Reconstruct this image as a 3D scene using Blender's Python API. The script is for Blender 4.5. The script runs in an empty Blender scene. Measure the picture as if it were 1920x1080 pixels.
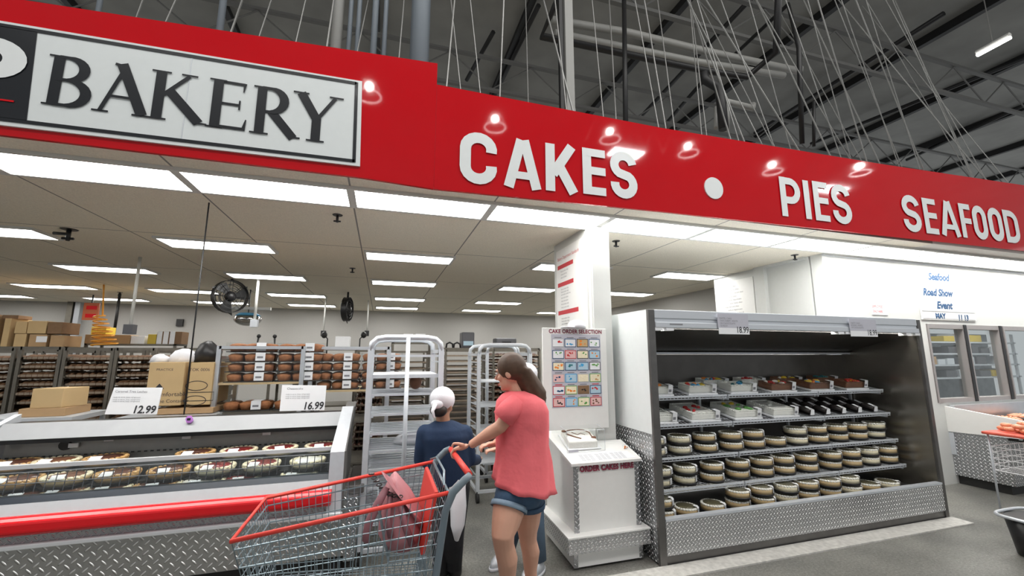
import bpy, bmesh, math, random
from mathutils import Vector, Matrix
random.seed(7)
D = bpy.data; SC = bpy.context.scene; COL = SC.collection
PI = math.pi
# ------------------------------------------------------------------ camera
FPX = 787.0; YAW = math.radians(17.1); PIT = math.radians(9.03); EYE = 1.62
cam = D.cameras.new('camera'); cam.sensor_width = 36.0; cam.lens = FPX / 1920 * 36
cam.clip_end = 200; cam.clip_start = 0.05
co = D.objects.new('camera', cam); COL.objects.link(co)
co.location = (0, 0, EYE); co.rotation_euler = (PI/2 + PIT, 0, -YAW)
SC.camera = co
# ------------------------------------------------------------------ world, exposure
w = D.worlds.new('world'); SC.world = w; w.use_nodes = True
w.node_tree.nodes['Background'].inputs[0].default_value = (0.95, 0.98, 1.0, 1)
w.node_tree.nodes['Background'].inputs[1].default_value = 0.38
SC.view_settings.view_transform = 'Standard'; SC.view_settings.look = 'None'
SC.view_settings.gamma = 1; SC.view_settings.use_curve_mapping = False
SC.view_settings.exposure = 0.45
def store_lamp(name, loc, size, energy, rot=(0,0,0), col=(1,0.98,0.95)):
    l = D.lights.new(name, 'AREA'); l.shape = 'RECTANGLE'; l.size, l.size_y = size; l.energy = energy; l.color = col
    o = D.objects.new(name, l); COL.objects.link(o); o.location = loc; o.rotation_euler = rot
    return o
# rows of the shop's high-bay lamps, over the aisle behind and beside the camera
store_lamp('high_bay_row_light', (2.0, -1.6, 8.2), (16, 1.2), 390, (math.radians(12), 0, 0))
store_lamp('high_bay_aisle_light', (4.0, 1.0, 8.3), (16, 1.0), 160)
# ------------------------------------------------------------------ unprojection used for measuring
_F = Vector((math.sin(YAW)*math.cos(PIT), math.cos(YAW)*math.cos(PIT), math.sin(PIT)))
_R = Vector((math.cos(YAW), -math.sin(YAW), 0)); _U = _R.cross(_F); _C = Vector((0, 0, EYE))
def _ray(x, y): return _F + _R*((x-960)/FPX) - _U*((y-540)/FPX)
def at(x, y, Y): d = _ray(x, y); return _C + d*(Y/d.y)
def atz(x, y, Z): d = _ray(x, y); return _C + d*((Z-EYE)/d.z)
def atx(x, y, X): d = _ray(x, y); return _C + d*(X/d.x)
# ------------------------------------------------------------------ materials
MATS = {}
def nt(m): return m.node_tree.nodes, m.node_tree.links
def mat(name, c, rough=0.5, metal=0.0, spec=0.5, noise=0.0, nscale=20.0, bump=0.0, bscale=60.0, emit=None, es=0.0, alpha=1.0, coat=0.0):
    """principled surface with a procedural mottling of its own colour"""
    if name in MATS: return MATS[name]
    m = D.materials.new(name); m.use_nodes = True; n, l = nt(m); b = n['Principled BSDF']
    b.inputs['Base Color'].default_value = (*c, 1); b.inputs['Roughness'].default_value = rough
    b.inputs['Metallic'].default_value = metal; b.inputs['Specular IOR Level'].default_value = spec
    b.inputs['Coat Weight'].default_value = coat; b.inputs['Coat Roughness'].default_value = 0.05
    tc = n.new('ShaderNodeTexCoord')
    nz = n.new('ShaderNodeTexNoise'); nz.inputs['Scale'].default_value = nscale; nz.inputs['Detail'].default_value = 4
    l.new(tc.outputs['Object'], nz.inputs['Vector'])
    mx = n.new('ShaderNodeMix'); mx.data_type = 'RGBA'
    k = max(noise, 0.03)
    mx.inputs[6].default_value = (*[max(0, v*(1-k)) for v in c], 1); mx.inputs[7].default_value = (*[min(1, v*(1+k)) for v in c], 1)
    l.new(nz.outputs[0], mx.inputs[0]); l.new(mx.outputs[2], b.inputs['Base Color'])
    if bump:
        n2 = n.new('ShaderNodeTexNoise'); n2.inputs['Scale'].default_value = bscale; n2.inputs['Detail'].default_value = 3
        l.new(tc.outputs['Object'], n2.inputs['Vector'])
        bp = n.new('ShaderNodeBump'); bp.inputs['Strength'].default_value = bump; bp.inputs['Distance'].default_value = 0.01
        l.new(n2.outputs[0], bp.inputs['Height']); l.new(bp.outputs[0], b.inputs['Normal'])
    if emit: b.inputs['Emission Color'].default_value = (*emit, 1); b.inputs['Emission Strength'].default_value = es
    MATS[name] = m; return m
def clear(name, tint=(1,1,1), gl=0.12, rough=0.03):
    if name in MATS: return MATS[name]
    m = D.materials.new(name); m.use_nodes = True; n, l = nt(m); n.remove(n['Principled BSDF'])
    t = n.new('ShaderNodeBsdfTransparent'); t.inputs[0].default_value = (*tint, 1)
    g = n.new('ShaderNodeBsdfGlossy'); g.inputs['Roughness'].default_value = rough
    fr = n.new('ShaderNodeLayerWeight'); fr.inputs[0].default_value = gl
    nz = n.new('ShaderNodeTexNoise'); nz.inputs['Scale'].default_value = 6
    bp = n.new('ShaderNodeBump'); bp.inputs['Strength'].default_value = 0.08; l.new(nz.outputs[0], bp.inputs['Height']); l.new(bp.outputs[0], g.inputs['Normal'])
    fr.inputs[0].default_value = 0.5
    pw = math_node(n, l, 'MULTIPLY_ADD', math_node(n, l, 'POWER', fr.outputs[1], 3.0), gl*3.0, 0.035)
    mx = n.new('ShaderNodeMixShader'); l.new(pw, mx.inputs[0]); l.new(t.outputs[0], mx.inputs[1]); l.new(g.outputs[0], mx.inputs[2])
    l.new(mx.outputs[0], n['Material Output'].inputs[0]); MATS[name] = m; return m
def math_node(n, l, op, a, b=None, c=None):
    q = n.new('ShaderNodeMath'); q.operation = op
    for i, v in enumerate((a, b, c)):
        if v is None: continue
        if isinstance(v, (int, float)): q.inputs[i].default_value = v
        else: l.new(v, q.inputs[i])
    return q.outputs[0]
def tread(name, c=(0.62,0.63,0.65), pitch=0.042, rough=0.28):
    """diamond tread plate: raised lozenges in two alternating directions"""
    m = D.materials.new(name); m.use_nodes = True; n, l = nt(m); b = n['Principled BSDF']
    b.inputs['Metallic'].default_value = 0.9; b.inputs['Roughness'].default_value = rough
    tc = n.new('ShaderNodeTexCoord'); sp = n.new('ShaderNodeSeparateXYZ'); l.new(tc.outputs['Object'], sp.inputs[0])
    u = math_node(n, l, 'ADD', sp.outputs[0], sp.outputs[1]); v = sp.outputs[2]
    hs = []
    for off, sg in ((0.0, 1), (0.5, -1)):
        fu = math_node(n, l, 'SUBTRACT', math_node(n, l, 'FRACT', math_node(n, l, 'ADD', math_node(n, l, 'DIVIDE', u, pitch), off+50)), 0.5)
        fv = math_node(n, l, 'SUBTRACT', math_node(n, l, 'FRACT', math_node(n, l, 'ADD', math_node(n, l, 'DIVIDE', v, pitch), off+50)), 0.5)
        a = math_node(n, l, 'ADD', fu, math_node(n, l, 'MULTIPLY', fv, sg)); bb = math_node(n, l, 'SUBTRACT', fu, math_node(n, l, 'MULTIPLY', fv, sg))
        d = math_node(n, l, 'ADD', math_node(n, l, 'POWER', math_node(n, l, 'DIVIDE', a, 0.50), 2), math_node(n, l, 'POWER', math_node(n, l, 'DIVIDE', bb, 0.16), 2))
        hs.append(math_node(n, l, 'MAXIMUM', math_node(n, l, 'SUBTRACT', 1.0, d), 0.0))
    h = math_node(n, l, 'MAXIMUM', hs[0], hs[1])
    bp = n.new('ShaderNodeBump'); bp.inputs['Strength'].default_value = 1.0; bp.inputs['Distance'].default_value = 0.006
    l.new(h, bp.inputs['Height']); l.new(bp.outputs[0], b.inputs['Normal'])
    mx = n.new('ShaderNodeMix'); mx.data_type = 'RGBA'; mx.inputs[6].default_value = (*[x*0.62 for x in c], 1); mx.inputs[7].default_value = (*[min(1, x*1.3) for x in c], 1)  # highlights painted in: lozenges lighter, ground darker, imitating light on raised metal
    l.new(math_node(n, l, 'MINIMUM', math_node(n, l, 'MULTIPLY', h, 2.5), 1.0), mx.inputs[0]); l.new(mx.outputs[2], b.inputs['Base Color'])
    MATS[name] = m; return m
def lined(name, c, line, sx, sy, wdt=0.012, rough=0.8, offx=0.0, offy=0.0, noise=0.05):
    """tiles with thin joints on a horizontal surface"""
    m = D.materials.new(name); m.use_nodes = True; n, l = nt(m); b = n['Principled BSDF']; b.inputs['Roughness'].default_value = rough
    tc = n.new('ShaderNodeTexCoord'); sp = n.new('ShaderNodeSeparateXYZ'); l.new(tc.outputs['Object'], sp.inputs[0])
    ks = []
    for o_, s_, off in ((sp.outputs[0], sx, offx), (sp.outputs[1], sy, offy)):
        fr = math_node(n, l, 'FRACT', math_node(n, l, 'ADD', math_node(n, l, 'DIVIDE', math_node(n, l, 'SUBTRACT', o_, off), s_), 100))
        ks.append(math_node(n, l, 'LESS_THAN', fr, wdt/s_))
    k = math_node(n, l, 'MAXIMUM', ks[0], ks[1])
    nz = n.new('ShaderNodeTexNoise'); nz.inputs['Scale'].default_value = 90; nz.inputs['Detail'].default_value = 5; l.new(tc.outputs['Object'], nz.inputs['Vector'])
    m0 = n.new('ShaderNodeMix'); m0.data_type = 'RGBA'; m0.inputs[6].default_value = (*[v*(1-noise*2) for v in c], 1); m0.inputs[7].default_value = (*[v*(1+noise*2) for v in c], 1)
    l.new(nz.outputs[0], m0.inputs[0])
    mx = n.new('ShaderNodeMix'); mx.data_type = 'RGBA'; l.new(m0.outputs[2], mx.inputs[6]); mx.inputs[7].default_value = (*line, 1); l.new(k, mx.inputs[0])
    l.new(mx.outputs[2], b.inputs['Base Color']); MATS[name] = m; return m
def concrete():
    m = D.materials.new('polished_concrete'); m.use_nodes = True; n, l = nt(m); b = n['Principled BSDF']; b.inputs['Roughness'].default_value = 0.42
    tc = n.new('ShaderNodeTexCoord')
    a = n.new('ShaderNodeTexNoise'); a.inputs['Scale'].default_value = 1.6; a.inputs['Detail'].default_value = 6
    c = n.new('ShaderNodeTexNoise'); c.inputs['Scale'].default_value = 55; c.inputs['Detail'].default_value = 6; c.inputs['Roughness'].default_value = 0.8
    v = n.new('ShaderNodeTexVoronoi'); v.inputs['Scale'].default_value = 38
    for q in (a, c, v): l.new(tc.outputs['Object'], q.inputs['Vector'])
    r1 = n.new('ShaderNodeValToRGB'); r1.color_ramp.elements[0].position = 0.35; r1.color_ramp.elements[1].position = 0.7
    r1.color_ramp.elements[0].color = (0.13,0.128,0.118,1); r1.color_ramp.elements[1].color = (0.25,0.245,0.22,1)
    l.new(a.outputs[0], r1.inputs[0])
    r2 = n.new('ShaderNodeValToRGB'); r2.color_ramp.elements[0].position = 0.33; r2.color_ramp.elements[1].position = 0.68
    r2.color_ramp.elements[0].color = (0.45,0.45,0.45,1); r2.color_ramp.elements[1].color = (1.45,1.45,1.45,1); l.new(c.outputs[0], r2.inputs[0])
    mx = n.new('ShaderNodeMix'); mx.data_type = 'RGBA'; mx.blend_type = 'MULTIPLY'; mx.inputs[0].default_value = 1
    l.new(r1.outputs[0], mx.inputs[6]); l.new(r2.outputs[0], mx.inputs[7])
    r3 = n.new('ShaderNodeValToRGB'); r3.color_ramp.elements[0].position = 0.05; r3.color_ramp.elements[1].position = 0.14
    r3.color_ramp.elements[0].color = (1,1,1,1); r3.color_ramp.elements[1].color = (0,0,0,1); l.new(v.outputs[0], r3.inputs[0])
    m2 = n.new('ShaderNodeMix'); m2.data_type = 'RGBA'; l.new(r3.outputs[0], m2.inputs[0]); l.new(mx.outputs[2], m2.inputs[6]); m2.inputs[7].default_value = (0.42,0.41,0.38,1)
    l.new(m2.outputs[2], b.inputs['Base Color']); MATS['concrete'] = m; return m
M = {}
M['concrete'] = concrete()
M['white'] = mat('white_paint', (0.78,0.78,0.76), 0.45)
M['whitewall'] = mat('white_wall_panel', (0.62,0.63,0.61), 0.5)
M['backwall'] = mat('grey_white_wall', (0.47,0.46,0.44), 0.7, noise=0.06, nscale=40)
M['ceil'] = lined('ceiling_tiles', (0.78,0.725,0.61), (0.24,0.23,0.21), 1.12, 2.1, 0.014, 0.85, offx=-0.29, offy=5.12, noise=0.12)
M['soffit'] = mat('soffit_panel', (0.62,0.60,0.56), 0.6)
M['red'] = mat('glossy_red_panel', (0.55,0.004,0.010), 0.05, spec=0.5, coat=0.6, noise=0.06, nscale=3)
M['redrail'] = mat('red_bumper_plastic', (0.68,0.006,0.012), 0.22, noise=0.05)
M['signwhite'] = mat('sign_white', (0.76,0.80,0.80), 0.18, coat=0.3)
M['letterwhite'] = mat('vinyl_letter_white', (0.80,0.83,0.83), 0.25)
M['black'] = mat('sign_black', (0.012,0.014,0.018), 0.3, coat=0.3)
M['blackp'] = mat('black_plastic', (0.012,0.012,0.013), 0.4)
M['dark'] = mat('dark_liner', (0.03,0.03,0.03), 0.6)
M['alu'] = mat('brushed_aluminium', (0.66,0.68,0.71), 0.34, 0.85, noise=0.08, nscale=9)
M['alumatt'] = mat('cast_aluminium', (0.62,0.65,0.69), 0.45, 0.35, noise=0.08, nscale=30)
M['steel'] = mat('stainless_sheet', (0.35,0.325,0.28), 0.27, 0.9, noise=0.2, nscale=5, bump=0.05, bscale=3)
M['steeldk'] = mat('dark_stainless_edge', (0.16,0.155,0.15), 0.35, 0.8, noise=0.2, nscale=12)
M['rackdk'] = mat('worn_rack_steel', (0.17,0.155,0.13), 0.45, 0.6, noise=0.2)
M['pan'] = mat('sheet_pan_metal', (0.30,0.24,0.18), 0.4, 0.55, noise=0.25, nscale=12)
M['tread'] = tread('diamond_tread_plate')
M['treadw'] = tread('light_tread_plate', (0.80,0.81,0.83), 0.036, 0.34)
M['header'] = mat('grey_white_header', (0.56,0.59,0.63), 0.35, 0.2)
M['roof'] = mat('roof_deck_grey', (0.28,0.28,0.265), 0.8, noise=0.35, nscale=1.2)
M['beam'] = mat('black_steel_beam', (0.012,0.012,0.013), 0.5)
M['joist'] = mat('grey_joist_steel', (0.15,0.15,0.145), 0.6)
M['pipew'] = mat('white_pipe', (0.30,0.30,0.285), 0.5)
M['pipeb'] = mat('blue_grey_conduit', (0.18,0.21,0.24), 0.5)
M['wire'] = mat('galvanised_wire', (0.30,0.30,0.29), 0.4, 0.5)
M['lamp'] = mat('lit_diffuser', (0.9,0.9,0.9), 0.5, emit=(1,0.985,0.95), es=11.0)
M['lampfr'] = mat('white_light_trim', (0.6,0.6,0.58), 0.5)
M['bulb'] = mat('lit_bulb', (1,1,1), 0.5, emit=(1,0.98,0.94), es=60.0)
M['skyl'] = mat('lit_high_bay_lens', (1,1,1), 0.5, emit=(0.95,0.98,1), es=30.0)
M['glass'] = clear('clear_glass', (0.93,0.96,0.96), 0.18)
M['plex'] = clear('clear_plastic', (0.97,0.98,0.98), 0.05)
M['dome'] = clear('clear_dome_plastic', (0.96,0.96,0.95), 0.07, 0.08)
M['card'] = mat('cardboard', (0.42,0.27,0.14), 0.8, noise=0.12, nscale=6)
M['card2'] = mat('pale_cardboard', (0.55,0.39,0.20), 0.8, noise=0.1, nscale=6)
M['cardd'] = mat('brown_cardboard', (0.22,0.13,0.07), 0.85, noise=0.15)
M['paper'] = mat('white_paper', (0.80,0.81,0.83), 0.6)
M['greypaper'] = mat('grey_printed_card', (0.50,0.50,0.56), 0.6)
M['ink'] = mat('black_ink', (0.03,0.03,0.035), 0.6)
M['inkg'] = mat('grey_ink', (0.22,0.22,0.24), 0.6)
M['inkr'] = mat('red_ink', (0.5,0.03,0.04), 0.6)
M['inkm'] = mat('maroon_ink', (0.22,0.02,0.05), 0.6)
M['inkb'] = mat('blue_marker', (0.005,0.06,0.16), 0.6)
M['cream'] = mat('cream_frosting', (0.84,0.76,0.55), 0.6, noise=0.08, nscale=40, bump=0.3, bscale=70)
M['vanilla'] = mat('white_frosting', (0.82,0.81,0.76), 0.6, bump=0.3, bscale=60)
M['beige'] = mat('beige_cake_side', (0.64,0.47,0.25), 0.7, noise=0.12, nscale=30)
M['olive'] = mat('glazed_dark_top', (0.12,0.11,0.065), 0.3, noise=0.3, nscale=30)
M['choc'] = mat('chocolate_frosting', (0.17,0.07,0.035), 0.55, noise=0.2, bump=0.3, bscale=60)
M['berry'] = mat('berry_topping', (0.22,0.02,0.02), 0.3, noise=0.5, nscale=60, bump=0.5, bscale=70)
M['brownnut'] = mat('pecan_topping', (0.10,0.035,0.02), 0.4, noise=0.4, nscale=60, bump=0.4)
M['crust'] = mat('golden_crust', (0.55,0.33,0.13), 0.7, noise=0.2, nscale=30)
for k, c in dict(icing_orange=(0.85,0.25,0.03), icing_red=(0.55,0.02,0.02), icing_blue=(0.05,0.35,0.65), icing_yellow=(0.85,0.6,0.05), icing_green=(0.12,0.35,0.08), icing_teal=(0.02,0.18,0.2), icing_black=(0.02,0.015,0.015)).items(): M[k] = mat(k, c, 0.5)
M['muffin'] = mat('muffin_brown', (0.38,0.15,0.06), 0.75, noise=0.35, nscale=35, bump=0.4, bscale=40)
M['skin'] = mat('skin', (0.62,0.34,0.24), 0.5, noise=0.08, nscale=12)
M['skin2'] = mat('skin_tan', (0.40,0.22,0.14), 0.5, noise=0.08, nscale=12)
M['hair'] = mat('brown_hair', (0.07,0.035,0.018), 0.5, noise=0.4, nscale=30)
M['hairb'] = mat('dark_hair', (0.02,0.015,0.012), 0.5, noise=0.3, nscale=30)
M['coral'] = mat('coral_cotton', (0.80,0.15,0.17), 0.85, noise=0.10, nscale=8, bump=1.0, bscale=9)
M['denim'] = mat('blue_denim', (0.045,0.09,0.16), 0.85, noise=0.25, nscale=25)
M['denimlt'] = mat('washed_denim_cuff', (0.20,0.28,0.36), 0.85, noise=0.15, nscale=25)
M['jeans'] = mat('faded_jeans', (0.07,0.11,0.16), 0.85, noise=0.3, nscale=12)
M['navy'] = mat('navy_jersey', (0.008,0.026,0.07), 0.85, noise=0.15, nscale=9, bump=0.9, bscale=9)
M['cloth'] = mat('white_cloth', (0.75,0.76,0.80), 0.85, noise=0.04, bump=0.3, bscale=14)
M['trouser'] = mat('black_trousers', (0.012,0.012,0.016), 0.8)
M['eye'] = mat('eye_white', (0.8,0.8,0.8), 0.2)
M['iris'] = mat('iris_brown', (0.05,0.03,0.02), 0.2)
M['lip'] = mat('lips', (0.5,0.16,0.14), 0.4)
M['cartred'] = mat('cart_red_plastic', (0.72,0.05,0.035), 0.4)
M['cartgrey'] = mat('cart_blue_grey_plastic', (0.14,0.18,0.21), 0.45)
M['cartwire'] = mat('cart_zinc_wire', (0.26,0.33,0.37), 0.35, 0.6)
M['purse'] = mat('dusty_pink_leather', (0.42,0.17,0.19), 0.5, noise=0.12, bump=0.15, bscale=30)
M['pursedk'] = mat('mauve_leather_strap', (0.27,0.11,0.13), 0.5)
M['chain'] = mat('gunmetal_chain', (0.12,0.11,0.11), 0.3, 0.9)
M['rubber'] = mat('black_rubber', (0.015,0.015,0.015), 0.7)
M['orange'] = mat('orange_hose', (0.75,0.33,0.03), 0.5)
M['exit'] = mat('exit_sign_face', (0.5,0.12,0.04), 0.5)
M['bluep'] = mat('blue_plastic', (0.08,0.35,0.60), 0.4)
M['yellowp'] = mat('yellow_plastic', (0.55,0.40,0.04), 0.5)
M['mirror'] = mat('convex_mirror', (0.5,0.5,0.5), 0.08, 1.0)
M['greym'] = mat('grey_machine', (0.10,0.10,0.11), 0.4, 0.4)
M['strip'] = mat('worn_white_floor_strip', (0.50,0.49,0.46), 0.6, noise=0.45, nscale=25)
M['shrimp'] = mat('shrimp_pink', (0.75,0.30,0.17), 0.4, noise=0.4, nscale=30, bump=0.5, bscale=40)
M['shrimpw'] = mat('shrimp_white', (0.75,0.66,0.60), 0.4, noise=0.1)
M['traydk'] = mat('dark_tray', (0.02,0.02,0.02), 0.3)
M['redtray'] = mat('coral_red_tray', (0.7,0.12,0.08), 0.35)
M['whitecord'] = mat('white_cord', (0.6,0.6,0.57), 0.5)
M['treadbig'] = tread('large_tread_plate', (0.64,0.64,0.63), 0.062, 0.30)
M['lcback'] = mat('grey_case_back', (0.36,0.36,0.34), 0.5, 0.2, noise=0.1)
M['endgrey'] = mat('grey_end_panel', (0.13,0.125,0.12), 0.5, 0.3, noise=0.15)
M['blackblue'] = mat('blue_black_gasket', (0.010,0.018,0.03), 0.3)
M['inkgl'] = mat('pale_grey_ink', (0.42,0.43,0.45), 0.6)
M['pinkpaper'] = mat('pink_print', (0.75,0.48,0.46), 0.6)
M['bluepaper'] = mat('pale_blue_print', (0.42,0.58,0.68), 0.6)
M['woodedge'] = mat('pale_wood_edge', (0.50,0.38,0.22), 0.6, noise=0.15)
M['winframe'] = mat('grey_pink_frame', (0.46,0.43,0.42), 0.35, 0.6)
M['brushdk'] = mat('brushed_fascia_metal', (0.36,0.37,0.38), 0.6, 0.4, noise=0.1, nscale=7)
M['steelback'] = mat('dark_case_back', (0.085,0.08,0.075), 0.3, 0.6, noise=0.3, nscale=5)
M['casetube'] = mat('lit_case_tube', (1,1,1), 0.5, emit=(1,0.96,0.88), es=38.0)
M['paletrim'] = mat('pale_metal_trim', (0.66,0.68,0.70), 0.4, 0.25, noise=0.06)
M['bread'] = mat('dark_baked_bread', (0.13,0.065,0.03), 0.7, noise=0.35, nscale=25)
M['pink'] = mat('pink_sticker', (0.6,0.25,0.75), 0.4)
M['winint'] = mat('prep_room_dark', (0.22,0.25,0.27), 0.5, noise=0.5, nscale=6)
# ------------------------------------------------------------------ mesh building
class MB:
    def __init__(s): s.v = []; s.f = []; s.sm = []
    def face(s, vs, sm=False):
        i = len(s.v); s.v += [tuple(p) for p in vs]; s.f.append(tuple(range(i, i+len(vs)))); s.sm.append(sm); return s
    def hexa(s, p):       # 8 corners: bottom 4 (ccw), top 4
        i = len(s.v); s.v += [tuple(q) for q in p]
        for f in ((3,2,1,0),(4,5,6,7),(0,1,5,4),(1,2,6,5),(2,3,7,6),(3,0,4,7)): s.f.append(tuple(i+k for k in f)); s.sm.append(False)
        return s
    def box(s, x0, x1, y0, y1, z0, z1):
        return s.hexa([(x0,y0,z0),(x1,y0,z0),(x1,y1,z0),(x0,y1,z0),(x0,y0,z1),(x1,y0,z1),(x1,y1,z1),(x0,y1,z1)])
    def obox(s, c, size, rot=(0,0,0)):
        from mathutils import Euler
        R_ = Euler(rot).to_matrix(); c = Vector(c); a, b, d = [q/2 for q in size]
        return s.hexa([c + R_ @ Vector(p) for p in ((-a,-b,-d),(a,-b,-d),(a,b,-d),(-a,b,-d),(-a,-b,d),(a,-b,d),(a,b,d),(-a,b,d))])
    def prism(s, poly, d):  # planar polygon (3d points) pushed along vector d
        d = Vector(d); n = len(poly); i = len(s.v)
        s.v += [tuple(p) for p in poly] + [tuple(Vector(p)+d) for p in poly]
        s.f.append(tuple(range(i, i+n))[::-1]); s.f.append(tuple(range(i+n, i+2*n))); s.sm += [False]*2
        for k in range(n): s.f.append((i+k, i+(k+1)%n, i+n+(k+1)%n, i+n+k)); s.sm.append(False)
        return s
    def tube(s, path, r, seg=8, closed=False, cap=True):
        path = [Vector(p) for p in path]; n = len(path)
        rs = r if isinstance(r, (list, tuple)) else [r]*n
        i = len(s.v); up = None
        for k, p in enumerate(path):
            if closed: t = path[(k+1)%n]-path[k-1]
            else: t = path[min(k+1, n-1)]-path[max(k-1, 0)]
            t.normalize()
            if up is None: up = Vector((0,0,1)) if abs(t.z) < 0.9 else Vector((1,0,0))
            a = t.cross(up).normalized(); b = a.cross(t).normalized(); up = b
            for q in range(seg):
                th = 2*PI*q/seg; s.v.append(tuple(p + (a*math.cos(th)+b*math.sin(th))*rs[k]))
        m = n if closed else n-1
        for k in range(m):
            for q in range(seg):
                a0 = i+k*seg; a1 = i+((k+1)%n)*seg
                s.f.append((a0+q, a0+(q+1)%seg, a1+(q+1)%seg, a1+q)); s.sm.append(seg > 5)
        if cap and not closed:
            s.f.append(tuple(i+q for q in range(seg))[::-1]); s.f.append(tuple(i+(n-1)*seg+q for q in range(seg))); s.sm += [False]*2
        return s
    def loft(s, rings, seg=20, cap=True, wob=0.0, wn=7):
        """rings: (centre, rx, ry, turn[, tilt matrix])"""
        i = len(s.v)
        for k, rg in enumerate(rings):
            c = Vector(rg[0]); a = rg[3] if len(rg) > 3 else 0; Mx = rg[4] if len(rg) > 4 else None
            for q in range(seg):
                th = 2*PI*q/seg; f = 1 + wob*math.sin(wn*th + k*0.6)*(k/max(1, len(rings)-1))
                p = Vector((rg[1]*math.cos(th)*f, rg[2]*math.sin(th)*f, 0))
                p = Matrix.Rotation(a, 3, 'Z') @ p
                if Mx: p = Mx @ p
                s.v.append(tuple(c+p))
        for k in range(len(rings)-1):
            for q in range(seg):
                a0 = i+k*seg; a1 = a0+seg
                s.f.append((a0+q, a0+(q+1)%seg, a1+(q+1)%seg, a1+q)); s.sm.append(True)
        if cap:
            s.f.append(tuple(i+q for q in range(seg))[::-1]); s.f.append(tuple(i+(len(rings)-1)*seg+q for q in range(seg))); s.sm += [False]*2
        return s
    def ball(s, c, r, seg=12, rg=8, rot=None):
        c = Vector(c); r = (r, r, r) if isinstance(r, (int, float)) else r; i = len(s.v)
        for k in range(rg+1):
            ph = PI*k/rg
            for q in range(seg):
                th = 2*PI*q/seg
                p = Vector((r[0]*math.sin(ph)*math.cos(th), r[1]*math.sin(ph)*math.sin(th), -r[2]*math.cos(ph)))
                if rot: p = rot @ p
                s.v.append(tuple(c+p))
        for k in range(rg):
            for q in range(seg):
                a0 = i+k*seg; a1 = a0+seg
                s.f.append((a0+q, a0+(q+1)%seg, a1+(q+1)%seg, a1+q)); s.sm.append(True)
        return s
    def build(s, name, m, parent=None, bevel=0.0, remesh=0.0, smooth=0):
        me = D.meshes.new(name); me.from_pydata(s.v, [], s.f)
        me.polygons.foreach_set('use_smooth', s.sm); me.update()
        me.materials.append(m if not isinstance(m, str) else M[m])
        o = D.objects.new(name, me); COL.objects.link(o)
        if remesh:
            bm = bmesh.new(); bm.from_mesh(me); bmesh.ops.remove_doubles(bm, verts=bm.verts, dist=1e-5); bm.to_mesh(me); bm.free()
            r_ = o.modifiers.new('r', 'REMESH'); r_.mode = 'VOXEL'; r_.voxel_size = remesh; r_.use_smooth_shade = True
            if smooth: q_ = o.modifiers.new('s', 'SMOOTH'); q_.iterations = smooth; q_.factor = 0.5
            dg = bpy.context.evaluated_depsgraph_get(); me2 = D.meshes.new_from_object(o.evaluated_get(dg)); o.modifiers.clear(); o.data = me2
            D.meshes.remove(me); me2.name = name
        if bevel:
            b_ = o.modifiers.new('b', 'BEVEL'); b_.width = bevel; b_.segments = 2; b_.limit_method = 'ANGLE'
        if parent is not None:
            o.parent = parent; o.matrix_parent_inverse = Matrix.Translation(-parent_loc(parent))
        return o
def parent_loc(p): return Vector(p.location) if p.type == 'EMPTY' else Vector((0,0,0))
def tag(o, label, cat, group=None, kind=None):
    if label: o['label'] = label
    if cat: o['category'] = cat
    if group: o['group'] = group
    if kind: o['kind'] = kind
    return o
def thing(name, loc, label, cat, group=None):
    o = D.objects.new(name, None); COL.objects.link(o); o.location = loc; o.empty_display_size = 0.1
    return tag(o, label, cat, group)
def struct(name, mb, m): o = mb.build(name, m); o['kind'] = 'structure'; return o
def copy_tree(o, loc, label=None, rotz=None, group=None):
    r = o.copy(); COL.objects.link(r); r.location = loc
    if label: r['label'] = label
    if group: r['group'] = group
    if rotz is not None: r.rotation_euler = (0,0,rotz)
    for ch in list(o.children):
        c = ch.copy(); COL.objects.link(c); c.parent = r
        for g in list(ch.children):
            d = g.copy(); COL.objects.link(d); d.parent = c
    return r
# ---- writing
def text(name, s_, loc, size, m, parent=None, xs=1.0, ax=Vector((1,0,0)), up=Vector((0,0,1)), off=0.0, sh=0.0, align='LEFT', spacing=1.0, thick=0.0):
    cu = D.curves.new('tmp', 'FONT'); cu.body = s_; cu.size = size; cu.offset = off; cu.shear = sh; cu.align_x = align; cu.space_character = spacing; cu.resolution_u = 3; cu.extrude = thick
    o = D.objects.new('tmp', cu); COL.objects.link(o)
    dg = bpy.context.evaluated_depsgraph_get(); me = D.meshes.new_from_object(o.evaluated_get(dg)); D.objects.remove(o); D.curves.remove(cu)
    ax = ax.normalized(); up = up.normalized(); nrm = ax.cross(up); loc = Vector(loc)
    for v in me.vertices: v.co = loc + ax*(v.co.x*xs) + up*v.co.y + nrm*v.co.z
    me.name = name; me.materials.clear(); me.materials.append(M[m])
    o = D.objects.new(name, me); COL.objects.link(o)
    if parent is not None: o.parent = parent; o.matrix_parent_inverse = Matrix.Translation(-parent_loc(parent))
    return o
def stroke2d(path, w, closed=False):
    """outline quads of a mitred stroke; w a number or one per point"""
    n = len(path); ws = w if isinstance(w, (list, tuple)) else [w]*n; L = []; Rr = []
    for k in range(n):
        p = Vector(path[k])
        a = Vector(path[k-1]) if (k or closed) else None; b = Vector(path[(k+1)%n]) if (k < n-1 or closed) else None
        d1 = (p-a).normalized() if a is not None else None; d2 = (b-p).normalized() if b is not None else None
        if d1 is None: d1 = d2
        if d2 is None: d2 = d1
        n1 = Vector((-d1.y, d1.x)); n2 = Vector((-d2.y, d2.x)); mt = (n1+n2)
        if mt.length < 1e-4: mt = n1
        mt.normalize(); k_ = ws[k]/2/max(0.4, mt.dot(n1)); L.append(p+mt*k_); Rr.append(p-mt*k_)
    q = []
    for k in range(n if closed else n-1): j = (k+1)%n; q.append((L[k], L[j], Rr[j], Rr[k]))
    return q
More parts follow.
